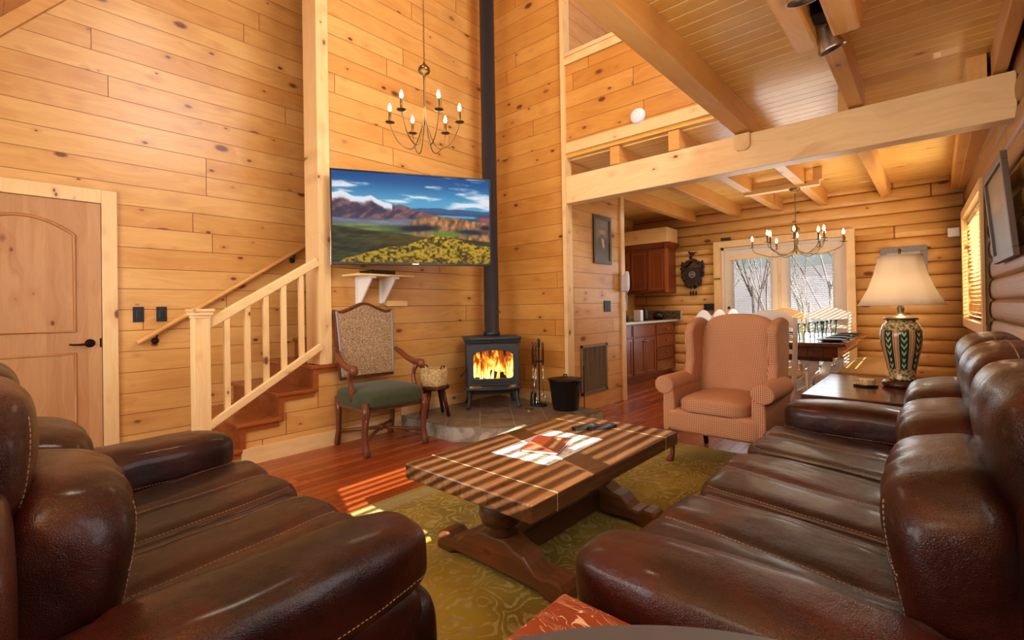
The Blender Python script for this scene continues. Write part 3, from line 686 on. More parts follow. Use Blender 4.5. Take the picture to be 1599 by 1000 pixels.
def make_sofa(name, label, loc, rz, arm_a, inner, seats, arm_b, seed):
    t = thing(name, label, 'sofa', loc, rz); Wd = arm_a + inner + arm_b; Lm = M['leather']
    MB().box(.03, Wd - .03, .06, .84, .07, .30).build('frame', Lm, t, bevel=.02)
    for x, y in ((.1, .12), (Wd - .1, .12), (.1, .78), (Wd - .1, .78)): MB().lathe([(.02, 0.013), (.028, .075)], (x, y, 0), 12).build('leg', M['dark_wood'], t)
    cpart('back_panel', Lm, t, (Wd / 2, .09, .46), (Wd / 2 - .03, .085, .40), 8, 14)
    w_ = inner / seats
    for i in range(seats):
        cx = arm_a + w_ * (i + .5); sd = seed + i * 7.3
        Rx = Matrix.Rotation(R(4.5), 3, 'X')
        lines = [[(u, -1 + 2 * k / 30, 1) for k in range(0, 31)] for u in (-.86, 0.0, .86)]
        def sag(q, P, sd=sd):
            a = wrinkle(3.2, .008, sd)(q, P); d = -.016 * math.exp(-((q.x) / .12) ** 2) * (1 if q.z > .3 else 0) - .013 * math.exp(-((q.x - .86) / .08) ** 2) * (q.z > .3) - .013 * math.exp(-((q.x + .86) / .08) ** 2) * (q.z > .3)
            return (a[0], a[1], a[2] + d * .6 + .005 * (1 - q.x ** 2) * (q.z > 0))
        cpart('seat_cushion', Lm, t, (cx, .60, .385), (w_ / 2 - .001, .335, .098), 11, 36, Rx, sag, lines)
        cpart('footrest', Lm, t, (cx, .885, .215), (w_ / 2 - .003, .055, .15), 5, 16, None, wrinkle(4, .006, sd), [[(-1 + 2 * k / 20, 1, .5) for k in range(21)]])
        Rb = Matrix.Rotation(R(-12), 3, 'X')
        low = [[(u, 1, -1 + 2 * k / 24) for k in range(25)] for u in (-.88, .88)] + [[(-1 + 2 * k / 24, 1, .25) for k in range(25)]]
        cpart('back_cushion', Lm, t, (cx, .222, .60), (w_ / 2 - .001, .123, .235), 3.6, 30, Rb, folds(.006, sd, 9), low)
        hl = [[(-1 + 2 * k / 24, -.1, 1) for k in range(25)], [(u, 1, -.9 + 1.8 * k / 20) for k in range(21) for u in (.0,)][:0] or [(.92, 1, -.9 + 1.8 * k / 20) for k in range(21)]]
        cpart('headrest', Lm, t, (cx, .105, .875), (w_ / 2 - .0015, .105, .152), 3.0, 30, Matrix.Rotation(R(-6), 3, 'X'), folds(.007, sd + 2, 8), hl)
    for x0, wa, sgn in ((0, arm_a, -1), (Wd - arm_b, arm_b, 1)):
        cx = x0 + wa / 2
        ap = cpart('arm_panel', Lm, t, (cx, .455, .27), (wa / 2 - .012, .42, .205), 9, 16, None, wrinkle(3, .004, seed))
        cpart('arm_front', Lm, ap, (cx, .865, .25), (wa / 2 - .014, .055, .19), 4, 16, None, wrinkle(4, .005, seed + 1), [[(-1 + 2 * k / 16, 1, .55) for k in range(17)]])
        def armd(q, P, sd=seed + x0):
            a = wrinkle(4.5, .007, sd)(q, P); return (a[0], a[1], a[2] + .018 * (q.z > 0) * (1 - q.x ** 2) - .012 * (q.y < -.5))
        cpart('arm_pad', Lm, t, (cx, .495, .515), (wa / 2 + .004, .415, .092), 3.8, 30, Matrix.Rotation(R(1.0), 3, 'X'), armd,
              [[(sg, -1 + 2 * k / 34, -.45) for k in range(35)] for sg in (1, -1)] + [[(-1 + 2 * k / 14, 1, -.45) for k in range(15)]])
    return t
make_sofa('leather_loveseat', 'two-seat dark brown leather loveseat with its back to the front wall', (-2.60, -.13, 0), 0, .28, 1.13, 2, .255, 3.0)
make_sofa('leather_sofa', 'three-seat dark brown leather sofa along the right log wall', (.268, .86, 0), PI / 2, .25, 1.78, 3, .31, 11.0)

# ---- coffee table with trestle base
ct = thing('coffee_table', 'long weathered oak trestle coffee table on the rug', 'coffee table', (-1.435, 1.92, .012))
tw, tl = .735, 1.27
MB().box(-tw / 2, tw / 2, -tl / 2, tl / 2, .378, .446).build('tabletop', M['oak_top'], ct, bevel=.006)
for s in (-1, 1): MB().box(-tw / 2 - .0006, tw / 2 + .0006, s * (tl / 2 - .155) - .0012, s * (tl / 2 - .155) + .0012, .377, .4466).build('breadboard_joint', M['basket'], ct)
for s in (-1, 1):
    yy = s * .40
    pr = [(-.37, 0.0), (-.37, .05), (-.35, .085), (-.30, .09), (-.27, .075), (-.23, .08), (-.20, .10), (-.17, .13), (-.12, .14), (-.07, .165), (.07, .165), (.12, .14), (.17, .13), (.20, .10), (.23, .08), (.27, .075), (.30, .09), (.35, .085), (.37, .05), (.37, 0), (.28, 0), (.24, .022), (-.24, .022), (-.28, 0)]
    MB().prism(pr, 'y', yy - .06, yy + .06).build('trestle_foot', M['oak'], ct, bevel=.01)
    MB().lathe([(.055, .16), (.075, .17), (.05, .185), (.085, .215), (.098, .25), (.09, .285), (.06, .33), (.075, .355), (.085, .378)], (0, yy, 0), 28).build('trestle_column', M['oak'], ct)
MB().box(-.045, .045, -.36, .36, .03, .135).build('stretcher', M['oak_y'], ct, bevel=.006)
# map, book, booklet, remotes
def mapfn(u, v):
    n = fbm(u * 7, v * 7, 3); n2 = fbm(u * 22, v * 22, 8); b = 232 - 60 * sm(n, .55, .72) - 40 * sm(n2, .6, .75)
    g = sm(fbm(u * 4, v * 4, 12), .58, .66); r = b - 46 * g; gg = b - 10 * g; bl = b - 60 * g
    lines = (np.abs(np.sin(u * 34 + 4 * n)) < .07) | (np.abs(np.sin(v * 26 + 5 * n2)) < .06)
    edge = (u < .03) | (u > .97) | (v < .03) | (v > .97)
    return [np.where(edge, 240, np.where(lines, r * .86, r)), np.where(edge, 238, np.where(lines, gg * .86, gg)), np.where(edge, 236, np.where(lines, bl * .9, bl))]
mp = thing('paper_map', 'pale printed paper map sheet lying under the red book', 'map', (-1.455, 1.905, .4585), R(3))
picture('sheet', picmat('paper', 1, .35), (-.165, .255, .0012), (.33, 0, 0), (0, -.51, 0), 60, 90, mapfn, mp)
MB().box(-.165, .165, -.255, .255, 0, .001).build('backing', M['white_cloth'], mp)
bk = thing('book', 'thin red and brown book lying open-edge out on the paper map', 'book', (-1.455, 1.885, .4605), R(20))
MB().box(-.088, .088, -.125, .125, .002, .012).build('pages', M['white_cloth'], bk)
def bookfn(u, v):
    n = fbm(u * 6, v * 6, 5); k = sm(u, .42, .5); r = (196 + 40 * n) * (1 - k) + (110 + 40 * n) * k; g = (84 + 60 * n) * (1 - k) + (64 + 20 * n) * k; b = (70 + 30 * n) * (1 - k) + (46 + 20 * n) * k
    t = (u > .66) & (u < .80) & (v > .12) & (v < .80); return [np.where(t, 222 - 40 * n, r), np.where(t, 190 - 40 * n, g), np.where(t, 140 - 40 * n, b)]
MB().box(-.092, .092, -.13, .13, .012, .0145).box(-.092, .092, -.13, .13, 0, .002).box(-.092, -.089, -.13, .13, 0, .0145).build('cover', plain('dark_red_card', srgb(120, 48, 36), .4), bk)
picture('cover_print', picmat('gloss', 1, .3), (-.092, .13, .0148), (.184, 0, 0), (0, -.26, 0), 30, 40, bookfn, bk)
def remote(loc, rz, lab, L=.17):
    t = thing('remote_control', lab, 'remote control', loc, rz)
    MB().box(-.024, .024, -L / 2, L / 2, 0, .019).build('case', M['black'], t, bevel=.007, seg=3)
    b = MB()
    for i in range(3):
        for j in range(7): b.box(-.016 + i * .0125, -.009 + i * .0125, -L / 2 + .03 + j * .016, -L / 2 + .038 + j * .016, .019, .021)
    b.build('buttons', M['charcoal'], t, bevel=.001); return t
remote((-1.50, 2.30, .4585), R(-18), 'black remote control farther from the wing chair, on the coffee table')
remote((-1.425, 2.36, .4585), R(-22), 'black remote control with grey buttons nearer the wing chair', .18)

# ---- corner table and the dark round top on it
ctb = thing('corner_table', 'red-brown cerused oak corner table between the two sofas', 'side table', (-.405, .615, 0))
N_ = NT('cerused_red_oak'); o_, xyz_ = N_.coords()
wv = N_.noise(N_.comb(N_.math('MULTIPLY', xyz_[0], 2.0), N_.math('MULTIPLY', xyz_[1], 7.0), xyz_[2]), 2.2, 2, .5, 1.2)
ln = N_.math('SINE', N_.math('MULTIPLY', wv, 130.0)); fl = N_.noise(N_.comb(N_.math('MULTIPLY', xyz_[0], 14), N_.math('MULTIPLY', xyz_[1], 90), 0.0), 1.0, 2)
mk = N_.math('MULTIPLY', N_.step(ln, .80, .97), N_.step(fl, .42, .55))
N_.set(Base_Color=N_.mix(mk, N_.mix(wv, srgb(146, 60, 28), srgb(104, 40, 18)), srgb(206, 170, 140)), Roughness=.35)
M['cerused'] = N_.m
MB().box(-.19, .19, -.205, .205, .52, .55).build('tabletop', M['cerused'], ctb, bevel=.006)
MB().box(-.17, .17, -.185, .185, .44, .52).build('apron', M['cerused'], ctb)
for x in (-.15, .15):
    for y in (-.165, .165): MB().box(x - .02, x + .02, y - .02, y + .02, .013 if y > 0 else 0, .44).build('leg', M['cerused'], ctb)
gt = thing('round_table', 'round dark grey pedestal table whose rim shows at the bottom of the photo', 'side table', (.024, .157, 0))
MB().lathe([(.002, .77), (.418, .77), (.428, .776), (.43, .79), (.424, .80), (.002, .80)], n=128).build('tabletop', M['charcoal'], gt)
MB().lathe([(.002, .0), (.17, 0), (.175, .012), (.06, .03), (.03, .06), (.028, .73), (.06, .77), (.002, .77)], n=32).build('pedestal', M['black_iron'], gt)

# ---- carved high-back armchair (local: +x is front), faces the room
ac = thing('carved_armchair', 'high-back carved walnut armchair with tapestry back and green velvet seat', 'armchair', (-3.62, 2.315, 0), R(-3))
W_ = M['walnut']
for s in (-1, 1):
    y = s * .275
    MB().tube([(.29, y, .0), (.30, y, .012), (.285, y, .05), (.262, y, .13), (.272, y, .24), (.292, y, .33), (.27, y, .42)], [.022, .030, .027, .024, .027, .031, .028], 12, sq=1.0).build('leg', W_, ac)
    MB().tube([(-.25, y * .95, .0), (-.245, y * .95, .02), (-.215, y * .95, .12), (-.205, y * .95, .28), (-.215, y * .95, .42)], [.026, .028, .022, .023, .026], 12).build('leg', W_, ac)
    # arm: sweeps forward and scrolls over
    arm = MB().tube([(-.175, s * .275, .80), (-.12, s * .30, .765), (-.02, s * .31, .715), (.08, s * .315, .685), (.15, s * .318, .688), (.185, s * .318, .682), (.195, s * .318, .662), (.18, s * .318, .648)], [.020, .024, .026, .027, .031, .034, .032, .022], 12)
    arm.tube([(.13, s * .318, .675), (.09, s * .31, .62), (.085, s * .30, .56), (.11, s * .295, .50), (.10, s * .29, .42)], [.022, .020, .019, .024, .024], 12); arm.build('arm', W_, ac)
sd = MB().tube([(.262, -.26, .12), (.15, -.14, .13), (.03, 0, .145), (.15, .14, .13), (.262, .26, .12)], .016, 10).tube([(-.215, -.25, .12), (-.10, -.12, .13), (.03, 0, .145), (-.10, .12, .13), (-.215, .25, .12)], .016, 10)
sd.ball((.03, 0, .145), .03); sd.build('stretcher', W_, ac)
cpart('seat', M['velvet'], ac, (.03, 0, .425), (.285, .305, .082), 4.6, 22, None, lambda q, P: (0, 0, .02 * (1 - q.x ** 2) * (1 - q.y ** 2) * (q.z > 0)))
MB().box(-.22, .27, -.27, .27, .335, .37).build('seat_rail', W_, ac, bevel=.006)
# raked back: outline in (y, h), placed on a plane leaning back
def backpts(inset, n=26):
    w0, w1 = .262 - inset, .290 - inset; b, t = .555 + inset, 1.165 - inset; pts = [(-w0, b), (w0, b), (w1, t)]
    for i in range(1, n):
        u = 1 - 2 * i / n; a = abs(u); hump = .062 * (math.cos(min(1, a / .72) * PI) + 1) / 2 - .012 * math.exp(-((a - .80) / .12) ** 2); pts.append((u * w1, t + hump))
    pts.append((-w1, t)); return pts
def lean(mb, pts, x0, x1):
    n = len(pts); k = .09
    vs = [(x0 - k * (h - .5), y, h) for y, h in pts] + [(x1 - k * (h - .5), y, h) for y, h in pts]; m = len(mb.v)
    mb.add(vs, [(i, (i + 1) % n, n + (i + 1) % n, n + i) for i in range(n)]); mb.f += [tuple(m + i for i in range(n)), tuple(m + n + i for i in range(n))[::-1]]; mb.sm += [False] * 2
    return mb
lean(MB(), backpts(.0), -.195, -.165).build('back_frame', W_, ac, bevel=.006)
lean(MB(), backpts(.026), -.167, -.145).build('back_upholstery', M['tapestry'], ac, bevel=.01, seg=3)
for s in (-1, 1):
    gm = MB()
    pts = [(-.150 - .09 * (h - .5), s * (.242 + .028 * (h - .58) / .58), h) for h in [.58 + .57 * i / 30 for i in range(31)]]; gm.tube(pts, [.010 + .003 * (i % 2) for i in range(31)], 8)
    gm.build('gimp_trim', plain('grey_silver_braid', srgb(140, 126, 120), .6), ac)

# ---- stool and basket
sl = thing('wooden_stool', 'small dark three-legged wooden stool on the hearth beside the stove', 'stool', (-3.62, 2.93, .131))
MB().lathe([(.01, .255), (.135, .255), (.145, .265), (.145, .285), (.135, .292), (.01, .292)], n=28).build('seat', M['dark_wood'], sl)
for a in (20, 110, 200, 290):
    c_, s_ = math.cos(R(a)), math.sin(R(a)); MB().tube([(c_ * .155, s_ * .155, 0), (c_ * .09, s_ * .09, .258)], [.016, .021], 10).build('leg', M['dark_wood'], sl)
sl['label'] = 'small dark four-legged wooden stool on the hearth beside the stove'
bs = thing('wicker_basket', 'pale square wicker basket standing on the small stool', 'basket', (-3.62, 2.93, .4245), R(12))
bmb = MB()
for i in range(13):
    z = .004 + i * .0125; r = .092 + .012 * math.sin(i / 12 * PI * .8)
    pts = []
    for k in range(48):
        a = 2 * PI * k / 48; ca, sa = math.cos(a), math.sin(a); rr = r / (abs(ca) ** 4 + abs(sa) ** 4) ** .25 + .003 * math.sin(k * PI / 2 * 2 + i * PI); pts.append((ca * rr, sa * rr, z))
    bmb.tube(pts, .0072, 6, closed=True)
bmb.box(-.085, .085, -.085, .085, 0, .006); bmb.build('woven_body', M['basket'], bs)
for s in (-1, 1): MB().tube([(s * .098, -.03, .155), (s * .108, -.02, .185), (s * .108, .02, .185), (s * .098, .03, .155)], .006, 8).build('handle', M['dark_wood'], bs)

# ---- hearth
hp = [(XT + .001, 2.735), (-3.13, 2.735), (-2.52, 3.24), (-2.47, 4.10), (XC - .02, YB - .002), (XT + .001, YB - .002)]
he = thing('stove_hearth', 'raised slate-tiled corner hearth under the wood stove', 'hearth')
MB().prism(hp, 'z', 0, .122).build('riser', M['tile_face'], he)
MB().prism(hp, 'z', .122, .13).build('tile_top', M['tile'], he)

# ---- wood stove, faces the camera diagonally; local: +x front, y = width
sv = thing('wood_stove', 'grey-black cast-iron wood stove burning on the slate hearth', 'stove', (-3.545, 3.645, .131), R(-40))
I_ = M['stove_iron']
body = MB()
for a in ((-.17, .20, -.27, -.245, .19, .66), (-.17, .20, .245, .27, .19, .66), (-.18, -.155, -.27, .27, .19, .66), (-.17, .20, -.27, .27, .19, .215), (-.17, .20, -.27, .27, .64, .665)): body.box(*a)
body.build('firebox', I_, sv, bevel=.006)
top = [(-.20, -.19), (-.10, -.30), (.19, -.30), (.23, -.25), (.245, -.12), (.25, 0), (.245, .12), (.23, .25), (.19, .30), (-.10, .30), (-.20, .19)]
MB().prism(top, 'z', .70, .728).build('top_plate', I_, sv, bevel=.01, seg=3)
fr = MB().prism([(.205, .66), (.228, .70), (-.15, .70), (-.15, .66)], 'y', -.285, .285); fr.build('top_frieze', I_, sv, bevel=.004)
MB().box(.224, .234, -.225, -.02, .672, .690).box(.224, .234, .02, .225, .672, .690).build('air_slot', M['black'], sv)
# door ring with arched opening
def door_ring():
    mb = MB(); O = []; I = []; n = 10
    def outline(hw, z0_, z1_, arch, r):
        pts = [(-hw, z0_ + r), (-hw + r * .3, z0_ + r * .3), (-hw + r, z0_), (hw - r, z0_), (hw - r * .3, z0_ + r * .3), (hw, z0_ + r)]
        for i in range(n + 1):
            u = 1 - 2 * i / n; pts.append((hw * u if abs(u) < 1 else hw * u, z1_ + arch * (1 - u * u) - (r * .6 if abs(u) > .95 else 0)))
        return pts
    O = outline(.262, .235, .648, .008, .012); I = outline(.203, .305, .565, .028, .03); m = len(O)
    vs = [(.203, y, z) for y, z in O] + [(.203, y, z) for y, z in I] + [(.232, y, z) for y, z in O] + [(.232, y, z) for y, z in I]
    fs = []
    for i in range(m):
        j = (i + 1) % m; fs += [(2 * m + i, 2 * m + j, 3 * m + j, 3 * m + i), (i, j, m + j, m + i), (i, j, 2 * m + j, 2 * m + i), (m + i, m + j, 3 * m + j, 3 * m + i)]
    return mb.add(vs, fs)
dr = door_ring().build('door', I_, sv, bevel=.004)
MB().box(.206, .210, -.21, .21, .30, .60).build('glass', M['stoveglass'], dr)
gb = MB()
for y in (-.125, .125): gb.tube([(.213, y, .30), (.213, y, .585)], .0035, 6)
gb.box(.232, .238, -.22, .22, .262, .268).box(.232, .238, -.22, .22, .283, .288); gb.build('glass_bar', M['black_iron'], dr)
MB().tube([(.235, -.275, .40), (.25, -.30, .385), (.275, -.335, .345)], [.006, .007, .010], 8).tube([(.235, -.275, .40), (.235, -.275, .42)], .009, 8).build('door_handle', M['black'], dr)
lip = [(.19, -.30), (.25, -.28), (.285, -.15), (.295, 0), (.285, .15), (.25, .28), (.19, .30)]
MB().prism(lip, 'z', .195, .218).build('ash_lip', I_, sv, bevel=.008, seg=3)
for x, y in ((.17, -.245), (.17, .245), (-.13, -.235), (-.13, .235)):
    sx = 1 if x > 0 else -1; sy = 1 if y > 0 else -1
    MB().tube([(x + sx * .035, y + sy * .02, .004), (x + sx * .03, y + sy * .015, .02), (x + sx * .008, y, .10), (x, y, .195)], [.026, .018, .020, .034], 10).build('leg', I_, sv)
MB().box(-.14, .17, -.21, .21, .14, .19).build('ash_pan', M['black_iron'], sv, bevel=.005)
pp = MB().lathe([(.078, .728), (.092, .73), (.092, .77), (.080, .775), (.080, 5.6)], (-.085, .02, 0), 28); pp.build('stovepipe', M['pipe_iron'], sv)
# logs, embers and flames
lg = plain('charred_log', srgb(44, 26, 18), .9, var=.5, vscale=25)
for a, b, r in (((.02, -.20, .25), (.05, .13, .32), .036), ((.06, .20, .255), (.03, -.02, .345), .034), ((.09, -.12, .245), (.10, .17, .245), .038), ((-.06, -.18, .25), (-.06, .18, .26), .04)):
    MB().tube([a, tuple((p + q) / 2 for p, q in zip(a, b)), b], [r, r * 1.06, r * .94], 10).build('burning_log', lg, sv)
def flame_mat():
    N = NT('fire_flames'); o, xyz = N.coords()
    n = N.noise(N.comb(N.math('MULTIPLY', xyz[0], 5), N.math('MULTIPLY', xyz[1], 16), N.math('MULTIPLY', xyz[2], 6)), 1.2, 4, .6, 1.0)
    zf = N.step(xyz[2], .24, .60)
    hot = N.math('ADD', N.math('MULTIPLY', n, 1.5), N.math('MULTIPLY', zf, -.45))
    c = N.mix(N.step(hot, .28, .55), (.75, .09, .004, 1), (1.0, .33, .02, 1)); c = N.mix(N.step(hot, .52, .80), c, (1.0, .72, .22, 1))
    N.set(Base_Color=(0, 0, 0, 1), Emission_Color=c, Emission_Strength=N.math('ADD', .6, N.math('MULTIPLY', N.step(hot, .3, .85), 3.6))); return N.m
fm = flame_mat(); fr_ = random.Random(5)
fs_ = MB()
for i in range(24):
    y = -.215 + .43 * i / 23 + fr_.uniform(-.01, .01); x = fr_.uniform(-.13, -.02); h = fr_.uniform(.32, .46); r = fr_.uniform(.028, .046); sw = fr_.uniform(-.04, .04)
    n = 9; fs_.tube([(x, y + sw * (k / n) ** 1.5, .235 + h * k / n) for k in range(n + 1)], [r * (1.2 * math.sin(PI * min(1, (k / n) * .8 + .22)) ** .8) * (1 - (k / n) ** 3) + .001 for k in range(n + 1)], 8)
for i in range(9):
    y = fr_.uniform(-.17, .17); x = fr_.uniform(-.02, .12); h = fr_.uniform(.10, .2); r = fr_.uniform(.012, .022); n = 7
    fs_.tube([(x, y + .02 * (k / n), .27 + h * k / n) for k in range(n + 1)], [r * (1 - (k / n) ** 1.6) + .001 for k in range(n + 1)], 8)
tag(fs_.build('flames', fm, sv), kind='stuff')
tag(MB().cushion((-.02, 0, .235), (.13, .22, .025), 3, 14, None, wrinkle(14, .02, 2)).build('embers', emit('glowing_embers', (1, .12, .02, 1), 1.6), sv), kind='stuff')
light('stove_fire_glow', 'POINT', (-3.47, 3.58, .60), 1.5, (1, .45, .12), size=.05)

# ---- fireplace tools: stand plus hanging tools
ts = thing('tool_stand', 'black iron fireplace tool stand beside the stove', 'tool stand', (-3.10, 3.90, .131))
MB().lathe([(.01, 0), (.075, 0), (.085, .008), (.06, .02), (.012, .03), (.008, .05), (.008, .60), (.014, .61), (.012, .66), (.02, .68), (.004, .70)], n=20).build('pole', M['black_iron'], ts)
MB().tube([(.055 * math.cos(2 * PI * k / 20), .055 * math.sin(2 * PI * k / 20), .46) for k in range(20)], .005, 6, closed=True).tube([(-.055, 0, .46), (.055, 0, .46)], .005, 6).build('hook_ring', M['black_iron'], ts)
def tool(dx, dy, nm, lab, head, hm=M['silver']):
    t = thing(nm, lab, 'fireplace tool', (-3.10 + dx, 3.90 + dy, .131))
    MB().lathe([(.004, .42), (.011, .44), (.013, .52), (.010, .60), (.013, .64), (.004, .665)], n=12).build('handle', M['dark_wood'], t)
    MB().tube([(0, 0, .10), (0, 0, .425)], .005, 8).build('shaft', hm, t); head(t); return t
def sh(t): MB().prism([(-.02, .14), (.02, .14), (.05, .02), (.04, .0), (-.04, 0), (-.05, .02)], 'y', -.004, .004).box(-.05, -.046, -.02, .004, .02, .1).build('blade', M['silver'], t)
def brs(t): MB().lathe([(.016, .15), (.03, .12), (.036, .03), (.034, .0)], n=14).build('bristles', M['black'], t)
def pk(t): MB().tube([(0, 0, .10), (0, 0, .02), (.01, 0, .0)], [.005, .005, .002], 8).tube([(0, 0, .05), (.03, 0, .04), (.035, 0, .06)], .004, 6).build('hook', M['silver'], t)
def tg(t): MB().tube([(0, 0, .15), (.03, 0, .09), (.012, 0, .0)], .004, 6).tube([(0, 0, .15), (-.03, 0, .09), (-.012, 0, .0)], .004, 6).build('jaws', M['silver'], t)
tool(-.045, -.045, 'hearth_brush', 'hearth brush with black bristles hanging on the tool stand', brs)
tool(.01, -.065, 'hearth_poker', 'steel poker hanging on the fireplace tool stand', pk)
tool(.06, -.01, 'hearth_tongs', 'steel tongs with splayed jaws on the fireplace tool stand', tg)
tt = tool(-.06, .02, 'hearth_rod', 'dark-handled steel rod at the back of the tool stand', pk)
ls = thing('ash_shovel', 'long steel ash shovel with bright flat blade standing on hearth', 'fireplace tool', (-3.03, 3.71, .131), R(-30))
MB().tube([(-.012, .03, .42), (0, .0, .012)], .004, 8).build('shaft', M['silver'], ls)
MB().tube([(-.018, .045, .60), (-.012, .03, .42)], [.008, .010], 8).build('handle', M['dark_wood'], ls)
MB().prism([(-.012, .0), (.012, 0), (.045, -.055), (.04, -.075), (-.04, -.075), (-.045, -.055)], 'z', .002, .010).build('blade', M['silver'], ls)
# ---- ash bucket
ab = thing('ash_bucket', 'black metal ash bucket with lid on the hearth corner', 'bucket', (-2.79, 3.93, .131))
MB().lathe([(.01, 0), (.125, 0), (.13, .01), (.165, .285), (.172, .29), (.172, .30)], n=36).build('pail', M['black'], ab)
MB().lathe([(.001, .325), (.06, .322), (.165, .305), (.178, .30), (.178, .292), (.001, .292)][::-1], n=36).build('lid', M['bronze'], ab)
MB().tube([(-.02, 0, .32), (-.018, 0, .345), (.018, 0, .345), (.02, 0, .32)], .006, 8).build('lid_knob', M['bronze'], ab)
hnd = MB()
for s in (-1, 1): hnd.cbox((s * .168, 0, .262), (.014, .03, .03))
hnd.tube([(s_, -.02, z_) for s_, z_ in ((-.172, .262), (-.18, .2), (-.165, .15))], .004, 6).tube([(s_, -.02, z_) for s_, z_ in ((.172, .262), (.18, .2), (.165, .15))], .004, 6); hnd.build('bail_handle', M['black_iron'], ab)
ws = thing('whisk_handle', 'short dark metal handle standing behind the ash bucket lid', 'tool handle', (-2.66, 4.07, .131)); MB().tube([(0, 0, 0), (0, 0, .34), (0, 0, .42)], [.004, .005, .012], 8).build('grip', M['black_iron'], ws)

# ---- wing chair: local, front = -y
wc = thing('wing_chair', 'rust and tan checked wing chair facing the coffee table', 'armchair', (-1.165, 3.70, 0), R(-2)); K = M['check']
cpart('seat_base', K, wc, (0, -.02, .315), (.335, .325, .085), 9, 16)
cpart('seat_cushion', K, wc, (0, -.06, .43), (.245, .30, .06), 4.5, 18, None, lambda q, P: (0, 0, .02 * (1 - q.x ** 2) * (q.z > 0)))
def arcback(q, P):   # crown the top edge
    return (0, 0, .045 * (1 - q.x ** 2) * (q.z > 0))
cpart('backrest', K, wc, (0, .26, .70), (.285, .07, .335), 5, 22, Matrix.Rotation(R(-9), 3, 'X'), arcback)
for s in (-1, 1):
    # wing: outline in (y, z), thick and gently flared
    wp = [(.30, .52), (.02, .56), (.0, .62), (.04, .72), (.03, .82), (.02, .94), (.06, 1.0), (.14, 1.035), (.27, 1.05), (.37, 1.03), (.36, .80)]
    xa, xb = (s * .262, s * .335)
    MB().prism(wp, 'x', min(xa, xb), max(xa, xb)).build('wing', K, wc, bevel=.028, seg=4)
    am = MB(); prof = []
    for k in range(20):
        a = 2 * PI * k / 20; prof.append((s * .335 + .073 * math.cos(a), .565 + .068 * math.sin(a)))
    am.prism(prof, 'y', -.335, .16, True); am.build('arm_roll', K, wc, bevel=.012, seg=3)
    MB().prism([(s * .255, .23), (s * .352, .23), (s * .352, .42), (s * .345, .50), (s * .37, .56), (s * .27, .56), (s * .262, .46)], 'y', -.325, .30).build('arm_body', K, wc, bevel=.014, seg=3)
    MB().tube([(s * .30, -.345, .0), (s * .30, -.335, .012), (s * .30, -.285, .05), (s * .30, -.275, .12), (s * .30, -.31, .20), (s * .29, -.29, .25)], [.018, .027, .016, .018, .034, .038], 12).build('leg', M['walnut'], wc)
    MB().tube([(s * .29, .33, 0), (s * .29, .28, .24)], [.02, .026], 4).build('leg', M['black'], wc)

# ---- end table and lamp
et = thing('end_table', 'dark wood end table behind the far sofa arm', 'side table', (-.205, 3.965, 0))
MB().box(-.43, .42, -.545, .56, .552, .585).build('tabletop', M['end_top'], et, bevel=.005)
MB().box(-.39, .38, -.505, .52, .47, .552).build('apron', M['dark_wood'], et)
for x in (-.37, .36):
    for y in (-.485, .50): MB().box(x - .028, x + .028, y - .028, y + .028, 0, .47).build('leg', M['dark_wood'], et, bevel=.004)
lp = thing('table_lamp', 'table lamp with green and cream vase body and cream bell shade', 'lamp', (-.172, 4.08, .5855))
MB().lathe([(.01, 0), (.098, 0), (.112, .012), (.112, .026), (.098, .04), (.09, .045), (.01, .045)], n=36).build('base', M['dark_wood'], lp)
def vase_mat():
    N = NT('painted_vase_glaze'); o, xyz = N.coords(); th = N.math('ARCTAN2', xyz[1], xyz[0]); k = N.math('MULTIPLY', N.math('ADD', th, 1.00), 8 / (2 * PI)); fr = N.math('SUBTRACT', k, N.math('FLOOR', k)); d = N.math('ABSOLUTE', N.math('SUBTRACT', fr, .5))
    band = N.step(d, .30, .32); z = xyz[2]
    # leaf sprigs: rows of slanted leaves about each panel's centre line
    lr = N.math('SINE', N.math('ADD', N.math('MULTIPLY', z, 150), N.math('MULTIPLY', d, -22)))
    leaf = N.math('MULTIPLY', N.step(lr, .05, .4), N.math('SUBTRACT', 1.0, N.step(N.math('ADD', d, N.math('MULTIPLY', N.math('ABSOLUTE', N.math('SINE', N.math('MULTIPLY', z, 16))), -.10)), .06, .11)))
    c = N.mix(leaf, srgb(20, 58, 44), srgb(176, 186, 150)); redl = N.math('SUBTRACT', 1.0, N.step(N.math('ABSOLUTE', N.math('SUBTRACT', d, .40)), .018, .028))
    bc = N.mix(redl, srgb(188, 160, 118), srgb(176, 62, 40)); c = N.mix(band, c, bc)
    shoulder = N.math('ADD', N.math('MULTIPLY', N.step(z, .375, .385), 1.0), N.math('SUBTRACT', 1.0, N.step(z, .115, .125)), clamp=True)
    sp = N.noise(o, 70, 2); c = N.mix(shoulder, c, N.mix(N.step(sp, .45, .6), srgb(196, 168, 120), srgb(80, 92, 66)))
    N.set(Base_Color=c, Roughness=.15); return N.m
MB().lathe([(.03, .045), (.072, .05), (.076, .062), (.066, .075), (.075, .11), (.09, .19), (.108, .28), (.113, .335), (.110, .375), (.096, .415), (.078, .43), (.078, .445), (.02, .445)], n=56).build('vase_body', vase_mat(), lp)
MB().lathe([(.02, .445), (.092, .447), (.095, .455), (.078, .465), (.03, .475), (.016, .50), (.022, .52), (.012, .54), (.012, .62)], n=28).build('collar', M['brass'], lp)
NP = 8; shv = []; shf = []; prf = [(.236, .545), (.210, .59), (.174, .665), (.146, .745), (.125, .83), (.119, .87)]; per = 6
